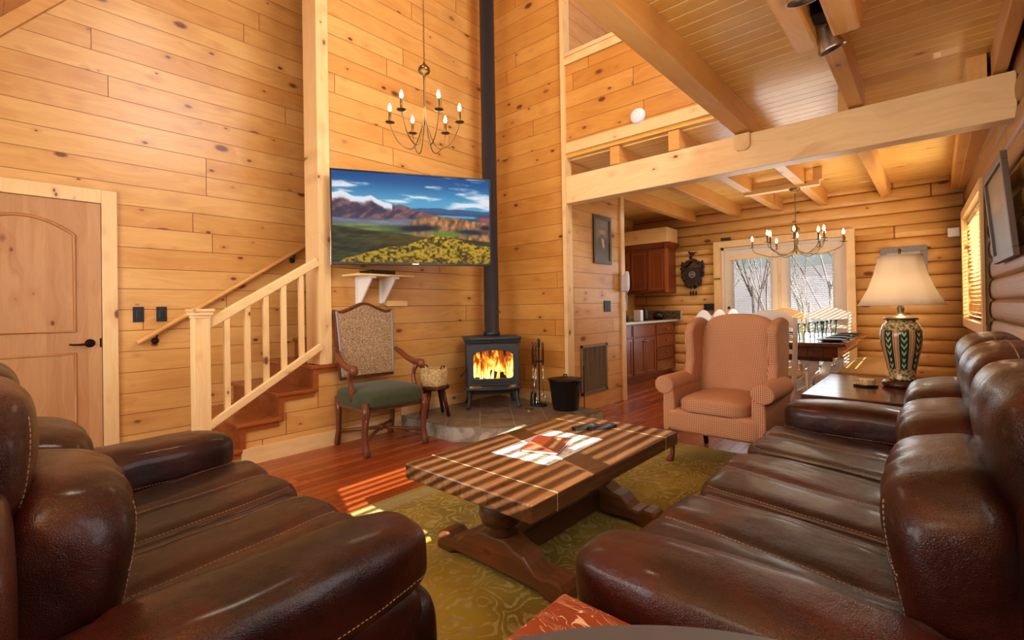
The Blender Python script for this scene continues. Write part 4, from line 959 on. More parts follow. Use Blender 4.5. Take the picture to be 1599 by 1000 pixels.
for t_ in (0, .0025):
    for r, z in prf:
        for k in range(NP * per):
            a = 2 * PI * (k + .5) / (NP * per); seg = 2 * PI / NP; ph = (a % seg) - seg / 2; rr = (r - t_) * (math.cos(seg / 2) / math.cos(ph) * .9 + .1); shv.append((rr * math.cos(a), rr * math.sin(a), z))
nn = NP * per; L0 = len(prf)
for b in (0, L0):
    for i in range(L0 - 1):
        for k in range(nn): shf.append(((b + i) * nn + k, (b + i) * nn + (k + 1) % nn, (b + i + 1) * nn + (k + 1) % nn, (b + i + 1) * nn + k))
for k in range(nn):
    shf.append((k, (k + 1) % nn, L0 * nn + (k + 1) % nn, L0 * nn + k)); i = L0 - 1; shf.append((i * nn + k, i * nn + (k + 1) % nn, (L0 + i) * nn + (k + 1) % nn, (L0 + i) * nn + k))
sho = MB().add(shv, shf, True).build('lamp_shade', M['shade'], lp)
pb = MB(); 
for r, z in ((.236, .545), (.119, .87)): pb.tube([(r * .985 * math.cos(2 * PI * k / 40), r * .985 * math.sin(2 * PI * k / 40), z) for k in range(40)], .0035, 6, closed=True)
pb.build('shade_piping', M['shade'], sho)
MB().lathe([(.01, .865), (.014, .875), (.006, .89), (.012, .905), (.002, .92)], n=14).tube([(-.12, 0, .867), (.12, 0, .867)], .002, 6).build('finial', M['brass'], lp)
light('lamp_bulb_glow', 'POINT', (-.172, 4.08, 1.19), 3.4, (1, .93, .82), size=.04)
cw = thing('coaster_stack', 'stack of pale wooden coasters in a dark rack on the end table', 'coasters', (-.36, 3.99, .586))
MB().lathe([(.01, 0), (.065, 0), (.07, .006), (.07, .012), (.01, .012)], n=20).build('rack', M['black'], cw)
for i in range(4): MB().lathe([(.01, 0), (.055, 0), (.055, .008), (.01, .008)], (0, 0, .0125 + i * .0088), 20).build('coaster', M['basket'], cw)
# ================================================================ TELEVISION WALL AND WALL-HUNG THINGS
tvp0 = Vector((-3.785, 1.985, 0)); tvp1 = Vector((-3.09, 3.20, 0))
tv_ang = math.atan2(tvp1.y - tvp0.y, tvp1.x - tvp0.x); tvc = (tvp0 + tvp1) / 2; TW = (tvp1 - tvp0).length
# local: x to the right along the screen, -y towards the room, z up from the lower edge
tv = thing('television', 'large flat television with mountain landscape on its screen, on a wall arm', 'television', (tvc.x, tvc.y, 1.545), tv_ang)
TH = .81
MB().box(-TW / 2, TW / 2, .002, .03, 0, TH).build('back_shell', M['black'], tv, bevel=.008)
fr = MB(); b_ = .013
for a in ((-TW / 2, -TW / 2 + b_, 0, TH), (TW / 2 - b_, TW / 2, 0, TH), (-TW / 2, TW / 2, TH - b_, TH), (-TW / 2, TW / 2, 0, b_ + .008)): fr.box(a[0], a[1], -.012, .002, a[2], a[3])
fr.build('bezel', M['black'], tv, bevel=.002)
ed = MB().box(-TW / 2 - .003, -TW / 2, -.008, .01, 0, TH); ed.build('side_trim', M['silver'], tv)
MB().box(-.028, .028, -.0128, -.012, .006, .014).build('maker_badge', M['silver'], tv)
def tvfn(u, v):
    c = lambda *t: np.array(t, float); R_ = np.zeros(u.shape + (3,))
    def put(mask, col): 
        m = np.clip(mask, 0, 1)[..., None]; col = np.array(col, float) if not isinstance(col, np.ndarray) or col.ndim == 1 else col
        R_[...] = R_ * (1 - m) + col * m
    t = sm(v, 0, .34)[..., None]; R_[...] = c(14, 74, 138) * (1 - t) + c(86, 164, 206) * t
    cl = fbm(u * 5 + 3, v * 16, 4, 5)
    put(sm(cl + .25 * np.exp(-((u - .06) / .10) ** 2 - ((v - .15) / .06) ** 2) + .22 * np.exp(-((u - .46) / .10) ** 2 - ((v - .24) / .05) ** 2) + .18 * np.exp(-((v - .30 + .0 * u) / .035) ** 2) + .22 * sm(u, .62, .95) * np.exp(-((v - .30 + .22 * (u - .6)) / .09) ** 2) - .05, .56, .80), c(228, 232, 240))
    put(sm(fbm(u * 9, v * 9, 9), .5, .8) * np.exp(-((u - .08) / .12) ** 2 - ((v - .17) / .05) ** 2), c(130, 140, 160))
    far = .365 + .02 * (fbm(u * 9, u * 0, 21) - .5) * 2 + .01 * u; put(sm(v, far - .006, far + .006) * 1.0, c(62, 92, 132)); put(sm(v, .40, .44), c(44, 72, 110))
    put(np.exp(-((v - .455) / .014) ** 2) * sm(u, .6, .68) * (1 - sm(u, .88, .93)), c(96, 176, 214))
    # left range
    rid = np.interp(u, [0, .05, .08, .13, .18, .23, .27, .32, .36, .41, .46, .52, .60, .68], [.24, .22, .235, .275, .27, .255, .30, .32, .35, .345, .37, .40, .43, .47]) + .02 * (fbm(u * 26, u * 0 + 2, 5) - .5)
    mt = sm(v, rid - .005, rid + .005) * (1 - sm(v, .50, .53)) * (u < .70)
    tex = fbm(u * 26 - v * 14, v * 12 + u * 10, 13, 4); mc = c(70, 50, 66)[None, None] * (1 - tex[..., None]) * 1.15 + c(176, 122, 112)[None, None] * tex[..., None] * 1.0
    dark = sm(fbm(u * 12 + v * 8, v * 7, 31), .52, .66)[..., None]; mc = mc * (1 - dark * .55) + c(22, 34, 70) * dark * .55
    put(mt, mc); put(mt * (1 - sm(v - rid, .02 + .05 * tex, .06 + .05 * tex)) * (u < .36), c(226, 232, 242))
    # plain
    pl = fbm(u * 10, v * 46, 17); vv = sm(v, .50 + .01 * np.sin(u * 9), .525 + .01 * np.sin(u * 9)); put(vv, c(112, 118, 138)[None, None] * .7 + 70 * pl[..., None])
    put(sm(v, .56, .60) * (1 - sm(u, .62, .8)), c(84, 110, 52)[None, None] * .6 + c(150, 150, 90)[None, None] * .75 * pl[..., None])
    # brown ridge with shade
    rt_ = np.interp(u, [.45, .55, .68, .82, .93, 1], [.54, .48, .455, .475, .505, .51]); br_ = sm(v, rt_ - .01, rt_ + .012) * sm(u, .42, .52)
    rx = fbm(u * 44, v * 16 + u * 5, 19, 4); put(br_, c(96, 58, 38)[None, None] * .6 + c(206, 150, 96)[None, None] * rx[..., None] * 1.02)
    put(sm(u, .90, .95) * sm(v, .43, .46) * (1 - sm(v, .50, .52)), c(150, 80, 84))
    put(np.exp(-((u - .52) / .13) ** 2 - ((v - .605 - .10 * (.52 - u)) / .036) ** 2) * 1.5, c(28, 34, 52)); put(np.exp(-((u - .86) / .10) ** 2 - ((v - .63) / .03) ** 2) * 1.4, c(34, 38, 58)); put(np.exp(-((u - .97) / .04) ** 2 - ((v - .57) / .03) ** 2) * 1.3, c(30, 34, 52))
    put(np.exp(-((u - .70) / .12) ** 2 - ((v - .66) / .025) ** 2) * 1.3, c(96, 134, 44))
    # foreground
    fg = .595 + .05 * sm(u, .0, .3) + .05 * sm(u, .3, .6) + .03 * sm(u, .7, 1); n2 = fbm(u * 16, v * 60, 23)
    put(sm(v, fg, fg + .02), c(20, 24, 20)[None, None] + c(70, 62, 26)[None, None] * n2[..., None]); put(sm(v, .66, .70) * (1 - sm(v, .76, .8)) * sm(u, .15, .3) * (1 - sm(u, .45, .55)), c(44, 40, 18)[None, None] + c(60, 46, 20)[None, None] * n2[..., None])
    gy = np.interp(u, [0, .08, .2, .33, .45, .53, .60, .66, .75, .85, .93, 1], [1.02, .95, .885, .82, .79, .735, .69, .675, .70, .745, .775, .79]) + .015 * (fbm(u * 40, u * 0, 3) - .5)
    gn = fbm(u * 60, v * 44, 41, 5); gc = c(66, 48, 12)[None, None] * (1 - sm(gn, .30, .66))[..., None] + c(222, 178, 46)[None, None] * sm(gn, .30, .66)[..., None] * (.82 + .3 * (1 - v[..., None]))
    put(sm(v, gy, gy + .012), gc)
    return [R_[..., 0], R_[..., 1], R_[..., 2]]
picture('screen', picmat('screen', 0.95), (-TW / 2 + b_, -.003, TH - b_), (TW - 2 * b_, 0, 0), (0, 0, -(TH - 2 * b_ - .008)), 300, 168, tvfn, tv)
# wall arm behind
iv = Matrix.Rotation(-tv_ang, 3, 'Z')
def tl(p): return iv @ (Vector(p) - Vector((tvc.x, tvc.y, 1.545)))
arm = MB(); wp = (XT + .03, 2.30, 1.97); arm.tube([tl(wp), tl((-3.62, 2.62, 1.97)), (0, .06, .40)], .02, 8); arm.box(-.2, .2, .03, .06, .2, .6)
arm.build('mount_arm', M['black_iron'], tv)
# wall shelf
ws = thing('wall_shelf', 'pale pine wall shelf on two brackets below the television', 'shelf', (XT, 0, 0))
MB().box(.001, .27, 2.14, 2.72, 1.452, 1.47).build('board', M['trim_y'], ws, bevel=.003)
for y in (2.30, 2.54):
    b = MB().prism([(.02, 1.225), (.05, 1.225), (.23, 1.43), (.23, 1.452), (.02, 1.452)], 'y', y - .008, y + .008).box(.001, .02, y - .03, y + .03, 1.215, 1.452).box(.02, .25, y - .03, y + .03, 1.434, 1.452); b.build('bracket', M['white_paint'], ws, bevel=.002)
MB().box(.001, .05, 2.575, 2.80, 1.20, 1.218).box(.04, .048, 2.57, 2.80, 1.19, 1.24).build('small_ledge', M['trim_y'], tag(thing('wall_ledge', 'small pale pine ledge right of the shelf brackets', 'shelf', (XT, 0, 0)), None))
# cable box on the shelf
cb = thing('cable_box', 'flat black box on the shelf under the television', 'electronics', (XT + .13, 2.42, 1.4715)); MB().box(-.09, .09, -.13, .13, 0, .035).build('case', M['black'], cb, bevel=.004)

# ---- grille, portrait, switch, phone
gr = thing('return_air_grille', 'brown metal return-air grille low on the wall right of stove', 'vent', (XC, 0, 0))
g = MB(); gy0, gy1, gz0, gz1 = 4.345, 4.90, .185, .735
for a in ((gy0, gy1, gz0, gz0 + .035), (gy0, gy1, gz1 - .035, gz1), (gy0, gy0 + .035, gz0, gz1), (gy1 - .035, gy1, gz0, gz1)): g.box(.001, .012, *a)
for k in range(1, 5): y = gy0 + .035 + (gy1 - gy0 - .07) * k / 5; g.box(.001, .010, y - .004, y + .004, gz0, gz1)
g.build('frame', M['grille'], gr, bevel=.002)
s = MB(); z = gz0 + .045
while z < gz1 - .04: s.cbox((.006, (gy0 + gy1) / 2, z), (.010, gy1 - gy0 - .07, .0018), Matrix.Rotation(R(35), 3, 'Y')); z += .0145
s.build('louvres', M['grille'], gr); MB().box(.001, .002, gy0 + .03, gy1 - .03, gz0 + .03, gz1 - .03).build('duct_opening', M['grille_dark'], gr)
def framed(name, lab, origin, U, V, nrm, fw, fmat, fn, nx, ny, parentkw=None, depth=.02, mat=None):
    """origin: top-left corner; U right, V down (world vectors); nrm out of the wall"""
    t = thing(name, lab, 'picture', tuple(origin)); U = Vector(U); V = Vector(V); n = Vector(nrm); u = U.normalized(); v = V.normalized()
    f = MB()
    def quadbox(p, q):  # p,q : (u0,v0),(u1,v1) in metres
        c = [u * a + v * b for a, b in ((p[0], p[1]), (q[0], p[1]), (q[0], q[1]), (p[0], q[1]))]
        f.add([x + n * .002 for x in c] + [x + n * depth for x in c], [(0, 1, 2, 3), (4, 5, 6, 7), (0, 1, 5, 4), (1, 2, 6, 5), (2, 3, 7, 6), (3, 0, 4, 7)])
    W, H = U.length, V.length
    quadbox((0, 0), (W, fw)); quadbox((0, H - fw), (W, H)); quadbox((0, fw), (fw, H - fw)); quadbox((W - fw, fw), (W, H - fw)); f.build('frame', fmat, t, bevel=.003)
    o = u * fw + v * fw + n * (depth * .5); picture('print', mat or picmat('print', 1, .35), tuple(o), tuple(u * (W - 2 * fw)), tuple(v * (H - 2 * fw)), nx, ny, fn, t)
    return t
def portrait(u, v):
    u = (u - .5) * .72 + .5; v = (v - .42) * .78 + .42
    n = fbm(u * 8, v * 14, 3); b = 66 + 26 * n + 14 * np.exp(-((u - .5) / .4) ** 2 - ((v - .3) / .3) ** 2)
    body = sm(.30 - np.abs(u - .5), 0, .03) * sm(v, .42, .47) * (1 - sm(v, .86, .9)); body2 = sm(.36 - np.abs(u - .5) - .0 * v, 0, .04) * sm(v, .5, .56) * (1 - sm(v, .8, .88))
    bl = np.maximum(body, body2); r, g_, bb = b * 1.15, b * .98, b * .80
    r = r * (1 - bl) + (48 + 12 * n) * bl; g_ = g_ * (1 - bl) + (38 + 10 * n) * bl; bb = bb * (1 - bl) + (30 + 8 * n) * bl
    hd = np.clip(1.6 - ((u - .50) / .15) ** 2 - ((v - .335) / .085) ** 2, 0, 1); r = r * (1 - hd) + (168 - 30 * n) * hd; g_ = g_ * (1 - hd) + (142 - 30 * n) * hd; bb = bb * (1 - hd) + 108 * hd
    be = np.clip(1.2 - ((u - .5) / .12) ** 2 - ((v - .40) / .04) ** 2, 0, 1) * .8 + np.clip(1.2 - ((u - .5) / .17) ** 2 - ((v - .265) / .03) ** 2, 0, 1) * .7; be = np.clip(be, 0, 1); r = r * (1 - be) + 56 * be; g_ = g_ * (1 - be) + 46 * be; bb = bb * (1 - be) + 38 * be
    sh_ = np.clip(1.3 - (np.abs(u - .52 - (v - .5) * .3) / (.07 * (1.05 - 1.2 * (v - .43)) + .001)) ** 2, 0, 1) * sm(v, .44, .47) * (1 - sm(v, .6, .66)); r = r * (1 - sh_) + 190 * sh_; g_ = g_ * (1 - sh_) + 172 * sh_; bb = bb * (1 - sh_) + 140 * sh_
    return [r, g_, bb]
framed('framed_portrait', 'dark-framed sepia portrait of a bearded person in a coat, on grille wall', (XC, 4.635, 2.20), (0, .39, 0), (0, 0, -.555), (1, 0, 0), .042, plain('dark_carved_frame', srgb(44, 26, 20), .4), portrait, 40, 70)
t = thing('switch_plate', 'black switch plate on the wall between portrait and grille', 'light switch', (XC, 4.925, 1.155)); MB().box(.001, .008, -.075, .075, -.066, .066).build('plate', M['black_iron'], t, bevel=.003)
sw_ = MB()
for y in (-.045, 0, .045): sw_.box(.008, .013, y - .012, y + .012, -.03, .03)
sw_.build('rocker', M['black'], t, bevel=.002)
ph = thing('wall_telephone', 'white wall telephone with hanging cord on pine trim post', 'telephone', (XC + .023, 5.285, 1.42))
MB().box(0, .035, -.06, .045, -.09, .10).build('body', M['white_plastic'], ph, bevel=.012, seg=3)
cpart('handset', M['white_plastic'], ph, (.055, -.012, .035), (.026, .034, .125), 3, 12, None, lambda q, P: (-.02 * (1 - q.z ** 2) * (q.x < 0), 0, 0))
cd = []
for i in range(70):
    a = i / 69; th = a * PI * 2 * 16; cy = .018 * math.sin(a * PI) ** .5 * (1 if False else 1); sx = -.03 + .07 * a; zz = -.09 - .23 * math.sin(a * PI) ** .8; cd.append((.025 + .006 * math.cos(th), sx + .006 * math.sin(th), zz))
MB().tube(cd, .0042, 6).build('cord', M['white_plastic'], ph)
sdm = thing('smoke_detector', 'round white smoke detector on the loft half-wall', 'smoke detector', (-2.04, YB, 2.92))
MB().lathe([(.001, .002), (.072, .002), (.075, .012), (.066, .034), (.05, .04), (.02, .044), (.001, .044)], n=32, M=Matrix.Rotation(PI / 2, 3, 'X')).build('cover', M['white_plastic'], sdm)
MB().lathe([(.03, .042), (.034, .046), (.038, .042)], n=24, M=Matrix.Rotation(PI / 2, 3, 'X'), cap=False).build('vent_ring', M['white_paint'], sdm)

# ---- chandeliers
def candle(mb_c, mb_b, p, cup=.036, ch=.085):
    mb_c.lathe([(.002, -.004), (cup * .6, -.003), (cup, .002), (cup * 1.02, .006), (cup * .5, .006), (.012, .008), (.0105, .012), (.0105, ch), (.002, ch)], p, 14)
    mb_b.lathe([(.004, ch), (.010, ch + .008), (.0145, ch + .022), (.011, ch + .042), (.003, ch + .062)], p, 12)
def chain(mb, x, y, z0, z1, r=.011):
    z = z0; k = 0
    while z < z1:
        pts = []
        for i in range(10):
            a = 2 * PI * i / 10; d = r * .6 * math.cos(a); h = r * 1.5 * math.sin(a); pts.append((x + (d if k % 2 else 0), y + (0 if k % 2 else d), z + r * 1.3 + h))
        mb.tube(pts, .0018, 4, closed=True); z += r * 2.35; k += 1
def chandelier(name, lab, loc, n_arm, rad, drop, body_h, mat, phase, chain_to, double=False):
    t = thing(name, lab, 'chandelier', loc)
    b = MB().lathe([(.002, body_h + .075), (.006, body_h + .07), (.012, body_h + .05), (.022, body_h + .045), (.042, body_h + .025), (.048, body_h), (.040, body_h - .014), (.014, body_h - .022), (.010, body_h - .05), (.008, body_h - .08), (.008, .07), (.011, .05), (.008, .0), (.002, -.01)], n=22); b.build('stem', mat, t)
    cn = MB(); chain(cn, 0, 0, body_h + .075, chain_to - loc[2] - .02); cn.tube([(0.003, 0, body_h + .07), (0.002, .004, (chain_to - loc[2]) * .6), (0, 0, chain_to - loc[2] - .02)], .002, 4); cn.build('chain', mat, t)
    MB().lathe([(.002, chain_to - loc[2] - .045), (.02, chain_to - loc[2] - .04), (.055, chain_to - loc[2] - .012), (.058, chain_to - loc[2] - .001), (.002, chain_to - loc[2] - .001)], n=24).build('canopy', mat, t)
    for i in range(n_arm):
        a = phase + 2 * PI * i / n_arm; rr = rad * (1.0 if not double or i % 2 == 0 else .70); hz = 0.0 if not double or i % 2 == 0 else .04
        ca, sa = math.cos(a), math.sin(a); pts = []
        for r_, z_ in ((.006, .10), (.010, .03), (.03, -.06), (.30 * rr, -drop * .92), (.52 * rr, -drop), (.78 * rr, -drop * .72), (.95 * rr, -.05), (rr, .0)):
            pts.append((r_ * ca, r_ * sa, z_ + hz * (r_ / rr)))
        # smooth path
        sp = []
        for j in range(len(pts) - 1):
            p0, p1, p2, p3 = [Vector(pts[max(0, min(len(pts) - 1, j + d))]) for d in (-1, 0, 1, 2)]
            for q in range(5):
                u = q / 5; sp.append(.5 * ((2 * p1) + (-p0 + p2) * u + (2 * p0 - 5 * p1 + 4 * p2 - p3) * u * u + (-p0 + 3 * p1 - 3 * p2 + p3) * u ** 3))
        sp.append(Vector(pts[-1])); am = MB().tube(sp, .0042, 6).build('arm', mat, t)
        cb_, bb_ = MB(), MB(); candle(cb_, bb_, (rr * ca, rr * sa, hz)); cb_.build('candle_holder', mat, am); bb_.build('candle_bulb', M['bulb'], am)
    light('chandelier_glow', 'POINT', (loc[0], loc[1], loc[2] + .13), 14, (1, .78, .5), size=rad)
    return t
chandelier('chandelier', 'six-light brass candle chandelier hanging high beside the television wall', (-2.93, 2.32, 2.60), 6, .268, .20, .40, M['brass'], R(-16.4), 6.0)
chandelier('chandelier', 'many-armed brass candle chandelier over the dining table', (-1.21, 6.40, 1.835), 12, .46, .12, .17, M['brass'], R(8), 2.50, True)

# ---- track light under the loft
tk = thing('track_light', 'short ceiling track with two brushed nickel spotlights', 'track light', (-.372, 2.2, 2.40))
MB().box(-.017, .017, -1.2, .52, .105, .128).build('track', M['black_iron'], tk)
def spot(y, aim, nm='spot_head'):
    hub = Vector((0, y, .05)); d = Vector(aim).normalized(); Mx = d.to_track_quat('Z', 'Y').to_matrix()
    s_ = MB().lathe([(.002, -.075), (.024, -.07), (.028, -.03), (.030, .0), (.040, .04), (.058, .085), (.060, .095), (.055, .095), (.040, .05)], hub, 28, M=Mx, cap=False); o = s_.build(nm, M['nickel'], tk)
    MB().lathe([(.001, .045), (.036, .046)], hub, 20, M=Mx, cap=False).build('lamp_face', M['white_paint'], o)
    MB().box(-.014, .014, y - .05, y - .01, .06, .105).tube([(0, y - .03, .10), (.0, y - .02, .05), hub], .006, 8).build('yoke', M['nickel'], o)
spot(.50, (.30, .30, -1)); spot(-.02, (-.05, .2, -1))
MB().box(-.03, .03, .34, .44, .06, .115).build('adapter', M['black_iron'], tk, bevel=.003)

# ================================================================ KITCHEN CORNER
def cab_door(mb, edge, x, y0, y1, z0, z1, ax='x', s=1, fw=.045):
    """framed door face lying on plane ax=x, facing s"""
    def bx(m, a0, a1, b0, b1, t0, t1):
        lo, hi = sorted((x + s * t0, x + s * t1))
        if ax == 'x': m.box(lo, hi, a0, a1, b0, b1)
        else: m.box(a0, a1, lo, hi, b0, b1)
    bx(mb, y0, y1, z0, z1, 0, .014)
    for a in ((y0, y1, z0, z0 + fw), (y0, y1, z1 - fw, z1), (y0, y0 + fw, z0 + fw, z1 - fw), (y1 - fw, y1, z0 + fw, z1 - fw)): bx(mb, *a, .014, .022)
    i = fw - .006
    for a in ((y0 + i, y1 - i, z0 + i, z0 + i + .008), (y0 + i, y1 - i, z1 - i - .008, z1 - i), (y0 + i, y0 + i + .008, z0 + i, z1 - i), (y1 - i - .008, y1 - i, z0 + i, z1 - i)): bx(edge, *a, .014, .024)
KX = -3.30
bnds = [5.55, 6.32, 7.09, 7.86]
for k in range(3):
    y0, y1 = bnds[k], bnds[k + 1]
    lab = ('cherry base cabinet nearest the telephone post', 'middle cherry base cabinet under the kitchen counter', 'cherry base cabinet nearest the back log wall, of stacked drawers')[k]
    cbn = thing('base_cabinet', lab, 'cabinet', (0, 0, 0), group='cherry base cabinets')
    MB().box(-4.09, KX, y0 + .001, y1 - .001, .10, .885).box(-4.09, KX - .07, y0 + .001, y1 - .001, 0, .10).build('body', M['cabinet'], cbn)
    if k < 2:
        d = MB(); e = MB(); cab_door(d, e, KX, y0 + .015, y1 - .015, .70, .865, fw=.012); o = d.build('drawer', M['cabinet'], cbn, bevel=.002)
        ym = (y0 + y1) / 2
        for a, b, hs in ((y0 + .015, ym - .004, 1), (ym + .004, y1 - .015, -1)):
            d, e = MB(), MB(); cab_door(d, e, KX, a, b, .125, .68); o = d.build('door', M['cabinet'], cbn, bevel=.002); e.build('bead', M['cabinet_edge'], o)
            hy = b - .03 if hs > 0 else a + .03; MB().ball((KX + .04, hy, .62), .014).tube([(KX + .02, hy, .62), (KX + .04, hy, .62)], .006, 8).build('knob', M['nickel'], o)
    else:
        for z0, z1 in ((.70, .865), (.50, .685), (.30, .485), (.125, .285)):
            d, e = MB(), MB(); cab_door(d, e, KX, y0 + .015, y1 - .06, z0, z1, fw=.02); o = d.build('drawer', M['cabinet'], cbn, bevel=.002)
            MB().ball((KX + .04, (y0 + y1) / 2, (z0 + z1) / 2), .013).tube([(KX + .02, (y0 + y1) / 2, (z0 + z1) / 2), (KX + .04, (y0 + y1) / 2, (z0 + z1) / 2)], .006, 8).build('knob', M['nickel'], o)
co = thing('countertop', 'mottled brown granite kitchen countertop with pale front edge', 'countertop')
MB().box(-4.09, KX + .03, 5.55, 7.94, .886, .922).build('slab', M['granite'], co, bevel=.004)
MB().box(KX + .0301, KX + .036, 5.55, 7.94, .888, .92).build('front_edge', plain('pale_granite_edge', srgb(190, 182, 170), .25), co)
MB().box(-4.09, -3.22, 7.915, 7.94, .923, 1.065).build('backsplash', M['granite'], co, bevel=.003); MB().box(-3.219, -3.20, 7.912, 7.94, .90, 1.068).build('backsplash_end', plain('pale_edge', srgb(205, 200, 190), .3), co)
uc = thing('upper_cabinet', 'two-door cherry wall cabinet with crown on the back log wall', 'cabinet')
UY = 7.60
MB().box(-4.09, -3.30, UY, 7.94, 1.37, 2.13).build('body', M['cabinet'], uc)
for a, b in ((-4.09, -3.965), (-3.955, -3.645), (-3.635, -3.335)):
    d, e = MB(), MB(); cab_door(d, e, UY, a, b, 1.40, 2.09, 'y', -1); o = d.build('door', M['cabinet'], uc, bevel=.002); e.build('bead', M['cabinet_edge'], o)
    if a > -4: hx = b - .025 if a < -3.9 else a + .025; MB().ball((hx, UY - .04, 1.45), .012).tube([(hx, UY - .02, 1.45), (hx, UY - .04, 1.45)], .005, 8).build('knob', M['nickel'], o)
MB().box(-3.335, -3.295, UY - .02, UY + .03, 1.37, 2.13).build('face_frame', M['cabinet_edge'], uc)
cr = MB().prism([(UY + .02, 2.10), (UY - .02, 2.12), (UY - .075, 2.185), (UY - .075, 2.20), (UY + .02, 2.20)], 'x', -4.09, -3.22).prism([(-3.31, 2.10), (-3.28, 2.12), (-3.225, 2.185), (-3.225, 2.20), (-3.31, 2.20)], 'y', UY - .07, 7.94)
cr.build('crown_moulding', M['cabinet'], uc)
struct(MB().box(-4.09, -3.26, UY - .10, 7.94, 2.201, 2.44).build('trim_12', M['trim_x']))
rh = thing('range_hood', 'pale tapering range hood left of the wall cabinet', 'range hood'); MB().prism([(-4.10, 1.62), (-4.06, 1.62), (-3.93, 1.37), (-4.10, 1.37)], 'y', 6.9, 7.45).build('canopy', M['nickel'], rh, bevel=.004)
def cyl(nm, lab, cat, x, y, r, h, mat, prof=None, grp=None, base=.9225):
    o = thing(nm, lab, cat, (x, y, base), group=grp); MB().lathe(prof or [(.002, 0), (r, 0), (r * 1.02, h * .1), (r, h * .95), (r * .8, h), (.002, h)], n=24).build('body', mat, o); return o
pt = thing('paper_towel_box', 'tall white carton standing on the kitchen counter', 'carton', (-3.48, 6.90, .9225)); MB().box(-.06, .06, -.045, .045, 0, .165).build('carton', M['white_plastic'], pt, bevel=.004)
cyl('canister', 'black canister standing right of the white carton', 'canister', -3.55, 7.28, .045, .19, M['black'])
cyl('cooking_pot', 'round black pot at the far end of the counter', 'pot', -3.50, 7.66, .095, .11, M['black'], [(.002, 0), (.07, 0), (.095, .03), (.1, .07), (.085, .11), (.03, .118), (.02, .13), (.002, .135)])
cm_ = thing('coffee_maker', 'dark coffee maker at the near end of the counter', 'coffee maker', (-3.65, 6.45, .9225)); MB().box(-.10, .10, -.09, .09, 0, .03).box(-.10, -.02, -.09, .09, .03, .15).build('housing', M['black'], cm_, bevel=.008); MB().lathe([(.002, .032), (.05, .032), (.06, .06), (.045, .11), (.002, .115)], (.04, 0, 0), 20).build('carafe', M['tumbler'], cm_)
to = thing('toaster', 'low dark toaster left of the white carton', 'toaster', (-3.60, 6.62, .9225)); cpart('shell', M['black_iron'], to, (0, 0, .05), (.09, .05, .05), 4, 12)
# cuckoo clock on back wall
ck = thing('cuckoo_clock', 'dark carved cuckoo clock with pendulum and pine-cone weights on back wall', 'clock', (-2.985, 7.948, 1.42))
cw_ = plain('black_brown_carving', srgb(40, 24, 18), .5, var=.4, vscale=60)
MB().box(-.12, .12, -.10, -.004, .05, .36).build('case', cw_, ck, bevel=.006)
MB().prism([(-.16, .36), (0, .50), (.16, .36), (.14, .34), (0, .46), (-.14, .34)], 'y', -.13, -.004).build('gable_roof', cw_, ck, bevel=.004)
rc = random.Random(9); lf = MB()
for i in range(46):
    a = 2 * PI * i / 46; x = .165 * math.cos(a) * (1 + .12 * math.sin(3 * a)); z = .25 + .22 * math.sin(a); 
    lf.cushion((x, -.085 + rc.uniform(-.03, .03), z), (.034, .012, .018), 2.2, 4, Matrix.Rotation(-a + rc.uniform(-.6, .6), 3, 'Y'))
for s in (-1, 1): lf.tube([(s * .13, -.08, .36), (s * .175, -.09, .40), (s * .165, -.09, .45), (s * .13, -.08, .43)], [.02, .024, .018, .01], 8)
lf.tube([(-.03, -.09, .50), (-.01, -.10, .56), (-.05, -.11, .62)], [.025, .022, .012], 8).tube([(-.01, -.10, .56), (.05, -.09, .60), (.09, -.09, .585)], [.018, .012, .005], 8).ball((-.005, -.10, .585), .028)
lf.build('carved_leaves', cw_, ck)
fc = MB().lathe([(.001, -.001), (.058, -.001), (.062, .004), (.05, .007), (.001, .007)], (0, -.105, .235), 28, M=Matrix.Rotation(PI / 2, 3, 'X')).build('dial', plain('dark_dial', srgb(70, 64, 60), .4), ck)
ti = MB()
for k in range(12):
    a = k * PI / 6; ti.cbox((.048 * math.sin(a), -.1135, .235 + .048 * math.cos(a)), (.006, .002, .014), Matrix.Rotation(a, 3, 'Y'))
ti.cbox((.014, -.1145, .237), (.034, .002, .004)); ti.cbox((-.016, -.1145, .236), (.036, .002, .005)); ti.build('numerals_and_hands', M['white_plastic'], fc)
for x in (-.045, .0, .045): MB().tube([(x, -.06, .05), (x, -.06, -.03)], .002, 5).lathe([(.003, -.11), (.014, -.10), (.018, -.07), (.012, -.035), (.003, -.03)], (x, -.06, 0), 10).build('cone_weight' if x else 'pendulum', cw_, ck)
op = thing('outlet_plate', 'black horizontal outlet plate left of the glass doors', 'outlet', (-2.755, 7.95, 1.115)); MB().box(-.085, .085, -.009, .0, -.055, .055).build('plate', M['black_iron'], op, bevel=.003)
MB().box(-.05, -.015, -.012, -.009, -.03, .03).box(.015, .05, -.012, -.009, -.03, .03).build('receptacles', M['black'], op)

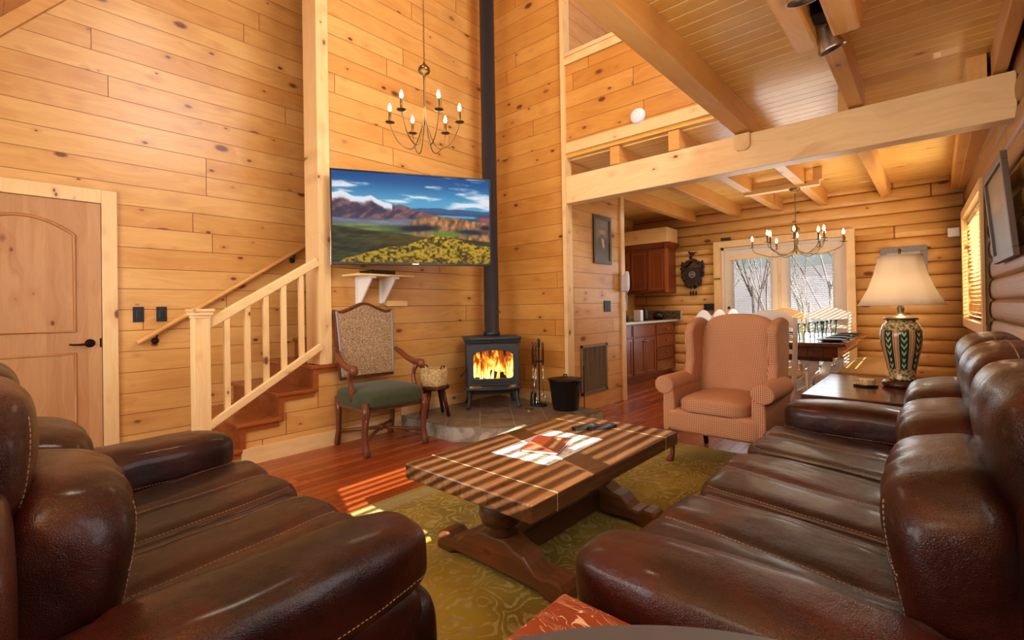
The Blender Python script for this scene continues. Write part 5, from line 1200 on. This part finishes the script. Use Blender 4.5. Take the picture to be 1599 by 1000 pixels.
# ================================================================ DINING
dt = thing('dining_table', 'long brown-topped trestle dining table with white curved legs', 'dining table', (-1.13, 6.50, 0))
MB().box(-.48, .48, -.92, .95, .715, .752).build('tabletop', M['table_wood'], dt, bevel=.006)
MB().box(-.40, .40, -.82, .85, .60, .715).build('apron', M['table_wood'], dt)
for s in (-1, 1):
    y = s * .58 + .0
    MB().box(-.33, .33, y - .045, y + .045, .54, .60).build('cross_rail', M['table_wood'], dt, bevel=.006)
    for sx in (-1, 1):
        pr = [(.10, .54), (.20, .54), (.195, .46), (.14, .36), (.13, .28), (.18, .18), (.26, .10), (.32, .03), (.32, 0), (.20, 0), (.17, .06), (.09, .14), (.045, .24), (.05, .36), (.10, .46)]
        MB().prism([(sx * p, q) for p, q in pr], 'y', y - .04, y + .04).build('leg', M['white_paint'], dt, bevel=.008)
MB().box(-.04, .04, -.54, .54, .26, .34).build('stretcher', M['white_paint'], dt, bevel=.006)
def ladder_chair(loc, rz, lab, seatmat, framemat, grp='ladder-back dining chairs'):
    t = thing('dining_chair', lab, 'chair', loc, rz, grp)    # local: front = +y
    for s in (-1, 1):
        MB().tube([(s * .20, -.19, 0), (s * .20, -.185, .45), (s * .225, -.235, .80), (s * .235, -.26, 1.02)], [.020, .022, .020, .018], 10).build('rear_post', framemat, t)
        MB().tube([(s * .22, .20, 0), (s * .22, .20, .47)], [.018, .022], 10).build('leg', framemat, t)
        MB().tube([(s * .20, -.18, .2), (s * .22, .19, .2)], .010, 8).tube([(s * .20, -.18, .32), (s * .22, .19, .32)], .010, 8).build('side_stretcher', framemat, t)
    MB().tube([(-.22, .20, .25), (.22, .20, .25)], .010, 8).build('front_stretcher', framemat, t)
    MB().box(-.215, .215, -.18, .20, .415, .445).build('seat_rail', framemat, t, bevel=.008)
    cpart('seat', seatmat, t, (0, .01, .455), (.225, .205, .028), 5, 10)
    for i, z in enumerate((.58, .70, .82)):
        yy = -.19 - .13 * (z - .45); sl_ = MB(); w2_ = .215
        pts = [(-w2_, z - .02), (w2_, z - .02), (w2_, z + .015)] + [(w2_ * (1 - 2 * k / 10), z + .015 + .022 * math.sin(PI * k / 10)) for k in range(1, 10)] + [(-w2_, z + .015)]
        sl_.prism(pts, 'y', yy - .008, yy + .008); sl_.build('slat', framemat, t, bevel=.002)
    pts = [(-.235, .93), (0, .915), (.235, .93), (.24, 1.0), (.20, 1.03)] + [(.20 - .40 * k / 12, 1.03 + .06 * math.sin(PI * k / 12)) for k in range(1, 12)] + [(-.20, 1.03), (-.24, 1.0)]
    MB().prism(pts, 'y', -.268, -.246).build('crest_rail', framemat, t, bevel=.004)
    return t
ladder_chair((-1.20, 5.28, 0), R(0), 'white ladder-back chair directly behind the wing chair, at the near table end', M['rush'], M['white_paint'])
for y, lab in ((5.85, 'white ladder-back chair on the left of table, nearest the kitchen post'), (6.42, 'white ladder-back chair on the left of table, in the middle'), (6.98, 'white ladder-back chair on the left of table, farthest')):
    ladder_chair((-1.84, y, 0), R(-90), lab, M['rush'], M['white_paint'])
ladder_chair((-1.62, 7.50, 0), R(180), 'honey-wood ladder-back chair before the left glass door', M['rush'], M['beam_x'])
ladder_chair((-1.10, 7.62, 0), R(180), 'white ladder-back chair before the right glass door', M['rush'], M['white_paint'])
bn = thing('dining_bench', 'rush-seated white bench on the window side of the dining table', 'bench', (-.545, 6.55, 0))
MB().box(-.20, .20, -.85, .85, .40, .465).build('seat', M['rush'], bn, bevel=.02, seg=3)
MB().box(-.19, .19, -.84, .84, .37, .40).build('frame', M['white_paint'], bn)
for x in (-.17, .17):
    for y in (-.80, 0, .80): MB().box(x - .022, x + .022, y - .022, y + .022, 0, .40).build('leg', M['white_paint'], bn)
# place settings
def plate(x, y, lab):
    t = thing('dinner_plate', lab, 'plate', (x, y, .753), group='black place settings')
    MB().lathe([(.002, 0), (.08, 0), (.135, .016), (.14, .02), (.135, .022), (.08, .006), (.002, .006)], n=36).build('rim_and_well', M['black'], t)
    MB().lathe([(.002, .007), (.05, .007), (.10, .024), (.098, .027), (.05, .011), (.002, .011)], n=30).build('bowl', M['black'], t)
for i, y in enumerate((5.86, 6.30, 6.72, 7.14)):
    plate(-.80, y, ('black plate and bowl nearest on the window side of table', 'second nearest black plate on the window side of table', 'third black plate on the window side of table', 'farthest black plate on the window side of table')[i])
    plate(-1.46, y, ('black plate nearest on the kitchen side of table', 'second nearest black plate on the kitchen side of table', 'third black plate on the kitchen side of table', 'farthest black plate on the kitchen side of table')[i])
def tumbler(x, y, lab, s=1.0):
    t = thing('drinking_glass', lab, 'glass', (x, y, .7535), group='pale green soda glasses on the dining table')
    MB().lathe([(.024 * s, 0), (.028 * s, .004), (.026 * s, .02), (.024 * s, .045), (.031 * s, .085), (.036 * s, .11), (.037 * s, .15), (.040 * s, .185), (.038 * s, .185), (.034 * s, .15), (.033 * s, .11), (.028 * s, .085), (.021 * s, .045), (.022 * s, .012), (.002, .010)], n=22, cap=False).lathe([(.001, 0), (.028 * s, .0)], n=22, cap=False).build('tumbler_body', M['tumbler'], t)
for x, y, lab in ((-1.06, 5.80, 'pale green flared glass nearest the wing chair'), (-1.03, 6.20, 'pale green flared glass second from the near table end'), (-.99, 6.45, 'pale green flared glass in the middle of table'), (-1.00, 6.75, 'pale green flared glass past the middle of table'), (-.95, 7.08, 'pale green flared glass farthest along the table')): tumbler(x, y, lab)
# pictures
def greyfn(u, v): n = fbm(u * 14, v * 14, 2); return [120 + 60 * n, 118 + 60 * n, 116 + 60 * n]
framed('framed_picture', 'grey mottled framed picture on back wall behind the table lamp', (-.53, 7.947, 1.86), (.47, 0, 0), (0, 0, -.52), (0, -1, 0), .07, plain('grey_mottled_frame', srgb(120, 112, 106), .5, var=.4, vscale=40), greyfn, 20, 20)
def landfn(u, v):
    n = fbm(u * 5, v * 8, 4); tr = sm(v + .35 * (n - .5), .38, .62)
    tw = np.exp(-((u - .35) / .18) ** 2) * sm(v, .2, .35); r = 148 - 70 * tr + 30 * tw; g_ = 128 - 50 * tr + 10 * tw; b = 84 - 34 * tr; return [r - 30 * n, g_ - 26 * n, b - 20 * n]
fl_ = framed('framed_landscape', 'dark-framed landscape painting on the right log wall above the sofa', (.292, 4.73, 2.0), (0, -.87, 0), (.045, 0, -.60), (-1, 0, 0), .05, plain('grey_brown_frame', srgb(86, 68, 52), .45), landfn, 30, 20, depth=.03); fl_.location.x -= .045; skew(fl_)
sn = thing('motion_sensor', 'small white sensor box high in the right back corner', 'sensor', (.19, 7.91, 1.98)); MB().box(-.06, .05, -.03, .03, -.05, .06).build('case', M['white_plastic'], sn, bevel=.01, seg=3)
